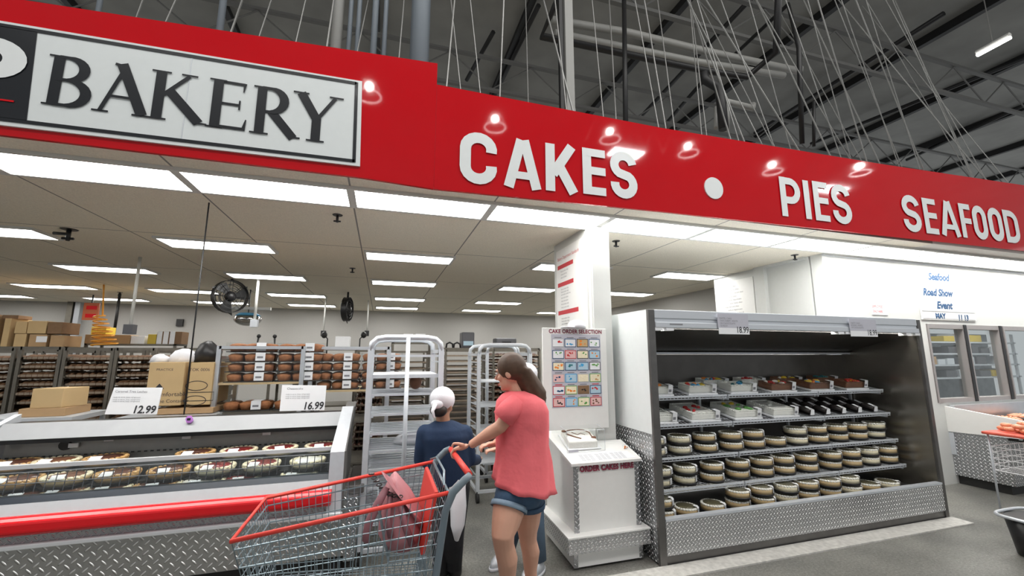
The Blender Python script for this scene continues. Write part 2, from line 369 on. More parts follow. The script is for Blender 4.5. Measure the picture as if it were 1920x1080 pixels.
def arc(cx, cy, rx, ry, a0, a1, n=10): return [(cx+rx*math.cos(math.radians(a0+(a1-a0)*i/n)), cy+ry*math.sin(math.radians(a0+(a1-a0)*i/n))) for i in range(n+1)]
def sans(ch, w, h, t):
    """bold condensed grotesque letter as strokes in a w x h box"""
    a = t/2; W = w-t; H = h-t; x0 = a; x1 = w-a; y0 = a; y1 = h-a; rx = W/2; ry = min(H*0.28, rx*1.15); cx = w/2
    if ch == 'C': return [(arc(cx, y1-ry, rx, ry, -12, 180)+arc(cx, y0+ry, rx, ry, 180, 372), t*1.05, False)]
    if ch == 'O': return [(arc(cx, y1-ry, rx, ry, 0, 180)+arc(cx, y0+ry, rx, ry, 180, 360), t*1.05, True)]
    if ch == 'S':
        ry = (y1-y0)/4
        return [(arc(cx, y1-ry, rx, ry, 8, 240, 14)+[(cx, (y0+y1)/2)]+arc(cx, y0+ry, rx, ry, 60, -188, 14), t, False)]
    if ch == 'A': return [([(a*0.8, 0), (cx-a*0.3, h)], t, False), ([(w-a*0.8, 0), (cx+a*0.3, h)], t, False), ([(w*0.2, h*0.26), (w*0.8, h*0.26)], t*0.75, False)]
    if ch == 'K': return [([(x0, 0), (x0, h)], t, False), ([(x0+a*0.6, h*0.36), (w-a*1.2, h)], t, False), ([(w*0.42, h*0.55), (w-a*0.9, 0)], t*1.05, False)]
    if ch == 'E': return [([(x0, 0), (x0, h)], t, False)] + [([(x0, y), (w, y)], t*0.85, False) for y in (t*0.43, h*0.52, h-t*0.43)]
    if ch == 'F': return [([(x0, 0), (x0, h)], t, False)] + [([(x0, y), (w, y)], t*0.85, False) for y in (h*0.50, h-t*0.43)]
    if ch == 'I': return [([(x0, 0), (x0, h)], t, False)]
    if ch == 'P': return [([(x0, 0), (x0, h)], t, False), ([(x0, y1)]+arc(cx, (y1+h*0.42)/2, x1-cx, (y1-h*0.42)/2, 90, -90)+[(x0, h*0.42)], t*0.95, False)]
    if ch == 'D': return [([(x0, y0), (x0, y1)]+arc(cx-a*0.4, y1-ry, x1-cx+a*0.4, ry, 90, 0)+arc(cx-a*0.4, y0+ry, x1-cx+a*0.4, ry, 0, -90), t, True)]
    return []
def serif(ch):
    """roman capital, height 1: (strokes with widths)"""
    T = 0.165; t = 0.06; S = 0.035
    def sf(x, y, wd): return ([(x-wd/2, y), (x+wd/2, y)], S, False)
    if ch == 'B': return [([(0.16,0.02),(0.16,0.98)], T, False), sf(0.16,0.982,0.30), sf(0.16,0.018,0.30), (arc(0.30,0.75,0.24,0.225,90,-90,12), [t]+[t+(T-t)*math.sin(PI*i/12) for i in range(1,12)]+[t], False), ([(0.16,0.975),(0.31,0.975)], t, False), ([(0.16,0.525),(0.31,0.525)], t, False), (arc(0.33,0.275,0.28,0.25,90,-90,12), [t]+[t+(T-t)*math.sin(PI*i/12) for i in range(1,12)]+[t], False), ([(0.16,0.025),(0.34,0.025)], t, False)]
    if ch == 'A': return [([(0.12,0.02),(0.40,0.93)], 0.065, False), ([(0.345,1.0),(0.73,0.02)], 0.17, False), ([(0.20,0.33),(0.60,0.33)], 0.05, False), sf(0.12,0.018,0.24), sf(0.74,0.018,0.32), ([(0.24,0.985),(0.38,0.96)], 0.05, False)]
    if ch == 'K': return [([(0.16,0.02),(0.16,0.98)], T, False), sf(0.16,0.982,0.30), sf(0.16,0.018,0.30), ([(0.20,0.48),(0.60,0.965)], 0.07, False), ([(0.30,0.62),(0.82,0.02)], 0.17, False), sf(0.60,0.982,0.26), ([(0.72,0.018),(0.95,0.018)], S, False)]
    if ch == 'E': return [([(0.16,0.02),(0.16,0.98)], T, False), sf(0.15,0.982,0.28), sf(0.15,0.018,0.28), ([(0.16,0.965),(0.60,0.965)], 0.055, False), ([(0.16,0.52),(0.54,0.52)], 0.05, False), ([(0.16,0.04),(0.62,0.04)], 0.06, False), ([(0.60,0.99),(0.585,0.80)], [0.055,0.02], False), ([(0.535,0.62),(0.535,0.42)], 0.03, False), ([(0.63,0.01),(0.665,0.24)], [0.07,0.02], False)]
    if ch == 'R': return [([(0.16,0.02),(0.16,0.98)], T, False), sf(0.16,0.982,0.30), sf(0.16,0.018,0.32), (arc(0.32,0.73,0.24,0.245,90,-90,12), [t]+[t+(T-t)*math.sin(PI*i/12) for i in range(1,12)]+[t], False), ([(0.16,0.975),(0.33,0.975)], t, False), ([(0.20,0.485),(0.34,0.485)], t, False), ([(0.34,0.50),(0.76,0.0)], 0.165, False), ([(0.70,0.018),(0.88,0.018)], S, False)]
    if ch == 'Y': return [([(0.42,0.02),(0.42,0.5)], T, False), sf(0.42,0.018,0.32), ([(0.12,0.98),(0.43,0.45)], 0.165, False), ([(0.42,0.45),(0.74,0.97)], 0.07, False), sf(0.12,0.982,0.28), sf(0.76,0.982,0.26)]
    return []
def letters(name, items, Y, m, parent, th=0.008):
    """items: (strokes, x origin, z origin, x scale, z scale) placed on a wall facing the aisle; one mesh"""
    mb = MB(); k = 0
    for strokes, ox, oz, kx, kz in items:
        for path, w_, cl in strokes:
            k += 1
            for q in stroke2d(path, w_, cl): mb.face([(ox+p.x*kx, Y-th-0.00025*(k % 12), oz+p.y*kz) for p in q][::-1])
    return mb.build(name, m, parent)
# ================================================================== THE SETTING
CZ = 2.87
struct('floor', MB().box(-12, 16, -6, 13.2, -0.1, 0), 'concrete')
struct('ceiling', MB().box(-11, 5.95, 3.03, 12.9, CZ, CZ+0.05), 'ceil')
struct('ceiling_seafood_soffit', MB().box(5.95, 14, 3.03, 3.75, CZ, CZ+0.05), 'soffit')
struct('wall_back', MB().box(-11, 6.2, 12.75, 12.9, 0, CZ), 'backwall')
struct('wall_right', MB().box(5.95, 6.1, 5.6, 12.75, 0, CZ), 'backwall')
struct('wall_left', MB().box(-11.1, -11, 3.1, 12.75, 0, CZ), 'backwall')
struct('wall_seafood_side', MB().box(5.2, 5.32, 3.92, 5.55, 0, CZ), 'whitewall')
wf = MB().box(5.2, 14, 3.75, 3.9, 2.03, CZ).box(13.9, 14, 3.75, 3.9, 0, 2.03).box(5.56, 6.95, 3.75, 3.9, 0, 2.03).box(6.95, 13.9, 3.75, 3.9, 0, 1.0)
struct('wall_seafood_front', wf, 'whitewall')
struct('trim_1', MB().box(5.2, 14, 3.72, 3.75, CZ-0.03, CZ), 'alumatt')
struct('trim_2', MB().box(5.14, 5.2, 4.55, 4.72, 0, CZ).box(5.14, 5.2, 3.95, 4.55, CZ-0.03, CZ), 'whitewall')
struct('wall_pier', MB().box(1.876, 2.06, 3.50, 4.42, 0, CZ), 'whitewall')
struct('trim_3', MB().box(1.866, 1.876, 3.52, 3.56, 0, CZ), 'white')
# warehouse shell above and behind
struct('ceiling_warehouse_roof', MB().box(-30, 40, -12, 40, 8.6, 8.7), 'roof')
struct('wall_warehouse_far', MB().box(-30, 40, 39.9, 40, 0, 8.6), 'roof')
# prep room behind the seafood windows
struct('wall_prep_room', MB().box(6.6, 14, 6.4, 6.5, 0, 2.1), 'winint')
struct('floor_strip', MB().box(1.45, 5.56, 2.86, 3.03, 0, 0.012), 'strip')
# black roof beams running into the depth, grey joists across
bx_ = [(-12+2.9*q,) for q in range(13)]
for i, (x,) in enumerate(bx_):
    o = MB().box(x-0.03, x+0.03, 3, 39, 8.42, 8.6).box(x-0.06, x+0.06, 3, 39, 8.40, 8.43).build('roof_beam', 'beam'); o['kind'] = 'structure'
def joist(y, z, x0, x1, pitch=0.9):
    mb = MB().box(x0, x1, y-0.04, y+0.04, z, z+0.06).box(x0, x1, y-0.04, y+0.04, z-0.75, z-0.69)
    x = x0; k = 0
    while x < x1: mb.tube([(x, y, z if k % 2 else z-0.7), (min(x+pitch, x1), y, z-0.7 if k % 2 else z)], 0.016, 5); x += pitch; k += 1
    o = mb.build('roof_joist', 'joist'); o['kind'] = 'structure'
for y in (5.2, 8.0, 11.2, 15, 20, 27): joist(y, 7.95, -16, 30)

# ------------------------------------------------------------------ ceiling lights
def light_proto():
    r = thing('ceiling_light', (0,0,0), '', 'ceiling light', 'troffer lights in the bakery ceiling')
    mb = MB(); L, W_ = 1.06, 0.38
    mb.box(-0.03, L+0.03, -0.03, 0, -0.012, 0.02).box(-0.03, L+0.03, W_, W_+0.03, -0.012, 0.02).box(-0.03, 0, 0, W_, -0.012, 0.02).box(L, L+0.03, 0, W_, -0.012, 0.02)
    mb.build('frame', 'lampfr', r); MB().box(0, L, 0, W_, -0.006, 0.01).build('diffuser', 'lamp', r)
    return r
lp = light_proto(); first = True
rows = [(3.24, [-3.61+1.12*k for k in range(0, 15)], 'front row behind the fascia'),
        (5.28, [-6.6, -4.46, -2.36, -0.23, 2.05, 4.1], 'second row from the front'),
        (7.32, [-6.5, -4.42, -2.33, -0.20, 2.10, 4.25], 'third row from the front'),
        (9.55, [-8.4, -6.3, -4.3, -2.28, -0.18, 2.12, 4.3], 'fourth row from the front'),
        (11.45, [-8.4, -6.3, -4.25, -2.26, -0.18, 2.14, 4.4], 'row by the back wall')]
nth = ['leftmost', 'second from left', 'third from left', 'fourth from left', 'fifth from left', 'sixth from left', 'seventh from left', 'eighth from left', 'ninth from left', 'tenth from left', 'eleventh from left', 'twelfth from left', 'thirteenth from left', 'fourteenth from left', 'fifteenth from left']
for y, xs, rn in rows:
    for i, x in enumerate(xs):
        if i > 14 or (y > 4 and x > 5.0): continue
        lab = 'lit ceiling light, %s in the %s' % (nth[i], rn)
        loc = (x, y, CZ-0.012)
        if first: lp.location = loc; lp['label'] = lab; first = False
        else: copy_tree(lp, loc, lab)

# ------------------------------------------------------------------ red fascia with letters
fs = thing('store_fascia', (2, 3.05, 2.87), 'long glossy red fascia above the bakery front, lettered CAKES, PIES and SEAFOOD', 'sign')
YB = 3.0
MB().prism([(-4.2,YB,2.87),(-0.2,YB,2.858),(0.315,YB,2.835),(0.315,YB,3.865),(-2.16,YB,3.737),(-4.2,YB,3.62)], (0,0.025,0)).build('fascia_panel', 'red', fs)
MB().prism([(0.316,YB,2.835),(2.3,YB,2.865),(7.6,YB,2.90),(11,YB,2.92),(11,YB,3.86),(7.9,YB,3.80),(5.2,YB,3.72),(2.35,YB,3.668),(0.316,YB,3.685)], (0,0.025,0)).build('fascia_panel', 'red', fs)
YL = YB-0.001
def word(name, glyphs, z0, m='letterwhite', t=0.075):
    return letters(name, [(sans(c, w_, h_, t), x, z, 1, 1) for c, x, w_, h_, z in glyphs], YL, m, fs)
word('lettering_cakes', [('C',0.505,0.29,0.42,2.912),('A',0.86,0.30,0.41,2.92),('K',1.205,0.285,0.41,2.928),('E',1.537,0.215,0.41,2.938),('S',1.80,0.262,0.43,2.94)], 0, t=0.082)
word('lettering_pies', [('P',3.69,0.265,0.41,2.962),('I',4.0,0.08,0.41,2.962),('E',4.13,0.20,0.42,2.96),('S',4.38,0.27,0.43,2.955)], 0, t=0.075)
word('lettering_seafood', [('S',5.45,0.29,0.43,2.965),('E',5.80,0.22,0.42,2.97),('A',6.07,0.33,0.42,2.972),('F',6.44,0.20,0.42,2.975),('O',6.68,0.26,0.42,2.98),('O',6.98,0.27,0.42,2.985),('D',7.29,0.29,0.42,2.985)], 0, t=0.078)
MB().prism([(2.885+0.105*math.cos(a*PI/16), YL, 3.15+0.105*math.sin(a*PI/16)) for a in range(32)], (0,-0.008,0)).build('lettering_dot', 'letterwhite', fs)

sg = thing('bakery_sign', (-1.2, 2.98, 2.93), 'white rectangular BAKERY sign with black border mounted on the red fascia', 'sign')
YS = 2.985
MB().prism([(-4.1,YS,2.90),(-0.205,YS,2.935),(-0.225,YS,3.59),(-4.1,YS,3.54)], (0,0.015,0)).build('sign_panel', 'signwhite', sg)
bd = MB()
def bar_(p, q, w_): 
    for a in stroke2d([p, q], w_): bd.prism([(v.x, YS-0.002, v.y) for v in a], (0,-0.002,0))
bar_((-4.1,2.937),(-0.243,2.967),0.022); bar_((-4.1,3.51),(-0.262,3.563),0.022); bar_((-0.246,2.958),(-0.262,3.572),0.022)
bd.build('border', 'black', sg)
MB().prism([(-4.1,YS-0.001,2.945),(-2.03,YS-0.001,2.962),(-2.06,YS-0.001,3.53),(-4.1,YS-0.001,3.51)], (0,-0.003,0)).build('black_panel', 'black', sg)
MB().box(-1.275,-1.271, YS-0.003, YS, 2.95, 3.56).build('panel_joint', 'alumatt', sg)
letters('lettering_bakery', [(serif('B'),-1.985,3.078,0.335,0.325),(serif('A'),-1.745,3.08,0.345,0.333),(serif('K'),-1.475,3.08,0.345,0.333),(serif('E'),-1.16,3.075,0.345,0.343),(serif('R'),-0.905,3.073,0.345,0.345),(serif('Y'),-0.655,3.07,0.355,0.355)], YS-0.002, 'black', sg, 0.003)
letters('lettering_p', [([([(0.1,0),(0.1,1)],0.24,False),([(0.1,0.86),(0.32,0.86)]+arc(0.36,0.62,0.22,0.24,90,-90,12)+[(0.1,0.38)],0.22,False)], -2.42, 3.09, 0.50, 0.37)], YS-0.006, 'letterwhite', sg, 0.003)
MB().box(-3.2,-2.10, YS-0.009, YS-0.006, 3.062, 3.072).build('red_line', 'redrail', sg)

# ------------------------------------------------------------------ overhead services of the warehouse
def service(name, path, r, m, label, cat='pipe', seg=8, group=None): return tag(MB().tube(path, r, seg).build(name, m), label, cat, group)
def pz(x, y, z): return tuple(atz(x, y, z))
p = atz(1067, 190, 4.2)
tag(MB().box(p.x-0.045, p.x+0.045, p.y-0.045, p.y+0.045, CZ+0.06, 8.0).build('support_post', 'pipew'), 'white square post rising behind the fascia above the letter A of CAKES', 'post')
tag(MB().box(p.x-0.10, p.x-0.06, p.y-0.02, p.y+0.03, CZ+0.06, 8.0).build('conduit_pipe', 'beam'), 'thin dark conduit running up beside the white post', 'pipe')
service('water_pipe', [pz(1035,38,6.2), pz(1180,62,6.2), pz(1330,98,6.2), pz(1500,134,6.2), pz(1500,128,6.45)], 0.055, 'pipew', 'white insulated pipe crossing overhead, upper of the pair')
service('water_pipe', [pz(1040,62,6.0), pz(1300,115,6.0), pz(1470,142,6.0)], 0.05, 'pipew', 'white insulated pipe crossing overhead, lower of the pair')
service('water_pipe', [pz(1362,245,4.6), pz(1364,190,5.0), pz(1412,203,5.0), pz(1412,196,5.1)], 0.04, 'pipew', 'short bent white pipe rising behind the fascia above the dot')
service('water_pipe', [pz(1342,240,4.6), pz(1342,202,5.0), pz(1368,203,5.0)], 0.025, 'pipew', 'thin pale pipe beside the bent white pipe above the dot')
service('black_pipe', [pz(1050,-10,5.7), pz(1015,68,5.6), pz(1320,132,5.6), pz(1400,145,5.6), pz(1455,98,5.8), pz(1460,-10,6.2)], 0.045, 'beam', 'black pipe looping under the roof around the white pipes')
service('black_pipe', [pz(1318,135,5.4), pz(1322,150,5.3), pz(1348,165,5.1), pz(1352,190,4.9), pz(1357,243,4.5)], 0.06, 'beam', 'thick black pipe dropping down behind the fascia')
service('black_pipe', [pz(1170,-5,6.4), pz(1173,235,4.2)], 0.03, 'beam', 'straight black drop pipe above the letter E of CAKES')
service('black_pipe', [pz(1375,105,6.6), pz(1478,8,6.9), pz(1498,90,5.6), pz(1504,270,4.4)], 0.03, 'beam', 'black pipe bending down steeply above the word PIES')
service('black_pipe', [pz(1526,190,5), pz(1526,275,4.4)], 0.02, 'beam', 'short black rod above the word PIES')
for i, (x0, x1, r_, m_) in enumerate([(628,628,0.05,'pipew'),(652,652,0.022,'pipeb'),(668,668,0.022,'pipeb'),(692,699,0.03,'pipeb'),(719,719,0.022,'pipeb'),(790,786,0.09,'pipeb'),(424,414,0.028,'pipeb'),(185,181,0.02,'pipeb')]):
    q = atz(x1, 110 if x1 > 600 else 40, 4.4)
    service('conduit_pipe', [(q.x, q.y, CZ+0.06), (q.x, q.y, 8.0)], r_, m_, 'vertical %s behind the fascia, %s of the upright pipes left of CAKES' % ('white pipe' if i == 0 else 'blue-grey conduit', ['third', 'fourth', 'fifth', 'sixth', 'seventh', 'rightmost and widest', 'second', 'leftmost'][i] if i != 5 else 'rightmost and widest'))
for i, (a, b) in enumerate([((905,225),(1010,10)),((1205,215),(1415,-10)),((1415,250),(1770,25)),((1520,270),(1920,110)),((1700,300),(1925,195)),((875,150),(925,60)),((1250,230),(1320,150))]):
    service('sprinkler_line', [pz(*a, 8.35), pz(*b, 8.35)], 0.05, 'beam', 'long black sprinkler line running back under the roof, %s of seven from the left' % ['second','third','fifth','sixth','seventh','first','fourth'][i], 'pipe', 6, 'black sprinkler lines under the roof')
# ceiling lights added to brighten the otherwise dark seafood prep room
for x, l_ in ((7.6,'nearest'),(9.2,'second'),(10.8,'farthest')): copy_tree(lp, (x, 4.6, 2.55), 'added ceiling light brightening the seafood prep room, %s along its windows' % l_, group='added fill lights of the prep room')
struct('ceiling_prep_room', MB().box(6.6, 14, 3.9, 6.5, 2.57, 2.6), 'soffit')
# hanging wires that hold the fascia and the lower ceiling
wl = []
random.seed(11)
for k in range(16):
    x = 0.45 + k*0.22 + random.uniform(-.1,.1); wl.append(((x, 3.12+random.uniform(0,.9), 3.6), (x+random.uniform(-.5,.35), 3.6+random.uniform(0,1.2), 7.6)))
for k in range(24):
    x = 3.6 + k*0.21 + random.uniform(-.08,.08); wl.append(((x, 3.12+random.uniform(0,.5), 3.68), (x-random.uniform(0.7,1.6), 3.3+random.uniform(0,1.0), 7.4)))
for k in range(8):
    x = -2.0 + k*0.28 + random.uniform(-.1,.1); wl.append(((x, 3.2+random.uniform(0,.5), 3.5), (x+random.uniform(-.35,.3), 3.9+random.uniform(0,.8), 7.6)))
for i, (a, b) in enumerate(wl):
    service('hanger_wire', [a, b], 0.006 if i % 3 else 0.009, 'wire', 'thin metal hanger wire slanting up from behind the fascia to the roof', 'wire', 5, 'hanger wires above the fascia')
# black duct corner and a lit strip at top right
q1, q2 = atz(1725,-15,6.4), atz(1945,70,6.4)
tag(MB().box(q1.x, 12.5, 1.6, 2.62, 6.35, 6.95).box(q1.x, 12.5, 1.55, 2.67, 6.30, 6.36).box(q1.x, 12.5, 1.9, 1.95, 6.27, 6.30).box(q1.x, 12.5, 2.25, 2.30, 6.27, 6.30).build('air_duct', 'blackp'), 'black ribbed duct crossing the top right corner under the roof', 'duct')
st = thing('strip_light', tuple(atz(1865,86,6.9)), 'slim lit strip lamp under the roof in the top right corner', 'ceiling light')
a, b = atz(1832,104,6.9), atz(1895,70,6.9)
MB().tube([a, b], 0.03, 6).build('tube', 'lamp', st); MB().tube([a+Vector((0,0,.05)), b+Vector((0,0,.05))], 0.045, 5).build('housing', 'lampfr', st); MB().tube([a.lerp(b,.5), (a.lerp(b,.5).x, a.lerp(b,.5).y, 8.6)], .008, 5).build('hanger', 'wire', st)
# bell pendants over the aisle that the fascia mirrors
def pendant(x, y, z, i):
    r = thing('pendant_lamp', (x, y, z), 'clear bell pendant over the aisle, mirrored in the fascia, %s' % nth[i], 'lamp', 'bell pendants over the aisle')
    MB().loft([((x,y,z),0.17,0.17),((x,y,z+0.1),0.15,0.15),((x,y,z+0.2),0.10,0.10),((x,y,z+0.24),0.04,0.04)], 18, False).build('shade', 'plexsh', r)
    MB().tube([(x+0.17*math.cos(t*PI/9), y+0.17*math.sin(t*PI/9), z) for t in range(18)], 0.008, 5, True).build('rim', 'rimglow', r)
    MB().ball((x,y,z+0.15), 0.06).build('bulb', 'bulb', r); MB().tube([(x,y,z+0.24),(x,y,8.6)], 0.008, 5).build('cord', 'beam', r)
M['plexsh'] = clear('frosted_bell', (0.8,0.8,0.8), 0.4, 0.25); M['rimglow'] = mat('glowing_bell_rim', (0.9,0.9,0.9), 0.3, emit=(1,1,1), es=6.0)  # rim glow added so the fascia mirrors a clear ring per bell
for i, (x, y) in enumerate([(-0.34,0.18),(1.59,-0.1),(3.57,0.1),(5.2,0.07),(7.35,-0.07),(9.1,0.4)]): pendant(x, y, 5.25, i)
for i, (x, y) in enumerate([(6.1,-3.3),(14.0,-3.5)]):
    r = thing('high_bay_fixture', (x, y, 7.0), 'bright rectangular high-bay fixture behind the aisle, %s one' % ('nearer' if i == 0 else 'farther'), 'lamp', 'high-bay fixtures behind the aisle')
    MB().box(x-0.45, x+0.45, y-0.2, y+0.2, 7.0, 7.02).build('lens', 'skyl', r); MB().box(x-0.5, x+0.5, y-0.25, y+0.25, 7.02, 7.15).build('housing', 'lampfr', r)
    fr = MB(); 
    for k in range(5): fr.tube([(x-1.2+k*0.6, y, 7.2),(x-0.9+k*0.6, y, 7.9),(x-0.6+k*0.6, y, 7.2)], 0.02, 5)
    fr.build('hanger_frame', 'lampfr', r)
# sprinkler heads and vents on the bakery ceiling
for (x, y, d) in [(130,430,'near the leftmost front ceiling light'),(633,403,'below the middle front ceiling light'),(1155,452,'just right of the white pier'),(1490,478,'beside the seafood wall'),(661,503,'in the middle of the bakery ceiling'),(225,548,'above the stacked boxes')]:
    p = atz(x, y, CZ); s_ = 1.6 if x == 130 else 1
    mb = MB().tube([p, p-Vector((0,0,.07*s_))], 0.012*s_, 6).loft([(p-Vector((0,0,.006)),.04*s_,.04*s_),(p,.045*s_,.045*s_)], 12).tube([p-Vector((.03*s_,0,.06*s_)), p-Vector((-.03*s_,0,.06*s_))], 0.008*s_, 5)
    if s_ > 1: mb.tube([p-Vector((0.12,0,.05)), p-Vector((0,0,.05)), p-Vector((0,0,.12))], 0.016, 6)
    tag(mb.build('fire_sprinkler', 'blackp'), 'small dark fire sprinkler on the ceiling ' + d, 'sprinkler')
# hanging cords
def cord(x0, y0, Z, y1, r_, m_, lab, plug=None):
    p = atz(x0, y0, Z); q = at(x0, y1, p.y)
    o = thing('hanging_cord', tuple(p), lab, 'cord'); MB().tube([p, (p.x, p.y, q.z)], r_, 6).build('cord', m_, o)
    if plug: MB().box(p.x-.05, p.x+.05, p.y-.05, p.y+.05, q.z-.10, q.z+.02).build('outlet_box', plug, o)
cord(263,482,CZ,612,0.018,'whitecord','white cord dropping from the ceiling to a grey outlet box above the shelf','greym')
cord(485,522,CZ,602,0.022,'whitecord','thick white conduit hanging beside the blue wall dome','alumatt')
cord(611,560,CZ,622,0.018,'whitecord','white conduit drop left of the black round fan','blackp')
cord(691,563,CZ,622,0.018,'whitecord','white conduit drop above the aluminium bakery rack','blackp')
cord(225,550,CZ,626,0.025,'blackp','black cord hanging left of the white cord over the shelf')
cord(392,380,CZ,776,0.0055,'blackp','long thin black cable hanging in front of the large cardboard box')
# ================================================================== RIGHT REFRIGERATED CAKE CASE
cs = thing('display_case', (3.84, 3.45, 0), 'tall open stainless refrigerated case full of cakes, right of the order kiosk', 'display case')
CX0, CX1, CY0, CY1, CZT = 2.134, 5.53, 3.03, 3.86, 2.0
MB().box(CX0, CX0+0.035, CY0+0.03, CY1, 0.98, CZT).build('side_panel', 'signwhite', cs)
MB().box(CX0, CX0+0.035, CY0+0.03, CY1, 0.02, 0.98).build('side_tread_panel', 'tread', cs)
MB().box(CX0-0.004, CX0+0.06, CY0, CY0+0.03, 0.0, CZT).build('front_edge', 'steeldk', cs, bevel=0.004)
MB().box(CX1-0.035, CX1, CY0+0.03, CY1, 0.02, CZT-0.02).build('inner_side_panel', 'steel', cs)
MB().box(CX1-0.045, CX1+0.004, CY0, CY0+0.03, 0.0, CZT-0.01).build('front_edge', 'steeldk', cs, bevel=0.004)
MB().box(CX0+0.035, CX1-0.035, CY1-0.04, CY1, 0.3, 1.62).build('back_panel', 'steelback', cs)
MB().box(CX0+0.035, CX1-0.035, CY1-0.10, CY1-0.04, 1.625, 1.645).build('air_slot_strip', 'header', cs)
MB().hexa([(CX0+.035,CY0+.09,1.84),(CX1-.035,CY0+.09,1.84),(CX1-.035,CY1-.04,1.64),(CX0+.035,CY1-.04,1.64),(CX0+.035,CY0+.09,1.87),(CX1-.035,CY0+.09,1.87),(CX1-.035,CY1,1.69),(CX0+.035,CY1,1.69)]).build('canopy_liner', 'steelback', cs)
hd = MB().box(CX0+.06, CX1-.045, CY0+.005, CY0+.09, 1.925, CZT).box(CX0+.06, CX1-.045, CY0-.008, CY0+.05, 1.845, 1.895).box(CX0+.06, CX1-.045, CY0+.012, CY0+.05, 1.89, 1.93)
hd.build('header_panel', 'header', cs, bevel=0.006)
MB().box(CX0+.04, CX1-.04, CY0+.09, CY1, CZT-.03, CZT-.01).build('top_panel', 'alumatt', cs)
for x in (2.19, 2.30, 4.30, 4.40, 5.28, 5.42):
    MB().box(x, x+0.075, CY0-.004, CY0+.07, 1.822, 1.848).build('light_bracket', 'paper', cs)
MB().box(CX0+.2, CX0+.33, CY0-.0105, CY0-.008, 1.872, 1.882).build('nameplate', 'inkg', cs)
MB().box(CX0+.06, CX1-.045, CY0+.0, CY0+.04, 0.075, 0.325).build('front_tread_panel', 'treadw', cs)
MB().box(CX0+.06, CX1-.045, CY0-.006, CY0+.05, 0.325, 0.342).build('front_lip', 'header', cs)
MB().box(CX0+.06, CX1-.045, CY0+.012, CY0+.05, 0.0, 0.075).build('kick_plate', 'steeldk', cs)
MB().box(CX0+.035, CX1-.035, CY0+.05, CY1-.04, 0.22, 0.245).build('deck', 'dark', cs)
def wire_shelf(z, y0, x0, x1, tilt=0.0):
    y1 = CY1-0.045; o = MB().box(x0, x1, y0, y0+0.012, z-0.012, z+0.006).box(x0, x1, y0+0.002, y0+0.01, z-0.03, z-0.024).build('wire_shelf', 'alumatt', cs)
    g = MB(); x = x0+0.01
    while x < x1: g.tube([(x, y0, z-0.004), (x, y1, z-0.004+tilt*(y1-y0))], 0.003, 4); g.tube([(x, y0+0.001, z-0.028), (x, y0+0.001, z)], 0.003, 4); x += 0.04
    for y in (y0+.12, y0+.25, y1): g.tube([(x0, y, z-0.008+tilt*(y-y0)), (x1, y, z-0.008+tilt*(y-y0))], 0.004, 4)
    g.build('wire_grid', 'alumatt', o)
    for xx in (x0+0.01, x1-0.03): MB().box(xx, xx+0.012, y0+0.02, y1, z-0.05, z-0.01).build('shelf_bracket', 'alumatt', cs)
SH = [(1.232, 3.409), (0.985, 3.37), (0.713, 3.328), (0.462, 3.285)]
xm = 3.80
for z, y0 in SH:
    for x0, x1 in ((CX0+.05, xm-0.005-0.55), (xm-0.54, 4.44), (4.45, CX1-.10)): wire_shelf(z, y0, x0, x1, .17 if z > .9 else 0.0)
for x in (3.25, 4.445, CX1-0.06): MB().box(x-.012, x+.012, CY1-.07, CY1-.045, 0.3, 1.27).build('shelf_upright', 'alumatt', cs)

MB().tube([(CX0+.10, CY0+.085, 1.878), (CX1-.10, CY0+.085, 1.878)], .012, 8).build('case_light_tube', 'casetube', cs)
MB().box(CX0+.10, CX1-.10, CY0+.065, CY0+.11, 1.893, 1.899).build('light_reflector', 'white', cs)
# price cards on the header
def tagcard(name, X0, X1, z0, z1, zs, Y, price, lab, lines):
    o = thing(name, ((X0+X1)/2, Y, z0), lab, 'price card')
    MB().box(X0, X1, Y-0.004, Y, zs, z1).build('grey_card', 'greypaper', o); MB().box(X0+0.005, X1+0.004, Y-0.004, Y, z0, zs).build('white_card', 'paper', o)
    text('price', price, (X1-0.002, Y-0.0045, z0+0.014), 0.078, 'ink', o, xs=0.82, align='RIGHT', off=0.001)
    for k, s_ in enumerate(lines): text('print', s_, (X0+0.02, Y-0.0045, z1-0.028-k*0.022), 0.022, 'inkg', o, xs=1.0)
tagcard('price_card', at(1345,600,3.015).x, at(1402,600,3.015).x, 1.845-.045, 2.002-.02, 1.865-.01, 3.015, '18.99', 'grey and white 18.99 price card clipped to the case header, left one', ['', 'PASTEL CAKE', 'TWO SHEET, WHITE', 'OR CHOCOLATE', '10 INCH'])
tagcard('price_card', at(1592,610,3.015).x, at(1642,610,3.015).x, 1.80, 1.975, 1.855, 3.015, '18.99', 'grey and white 18.99 price card clipped to the case header, right one', ['', 'PARTY CAKE', 'ROUND, WHITE', 'OR CHOCOLATE'])

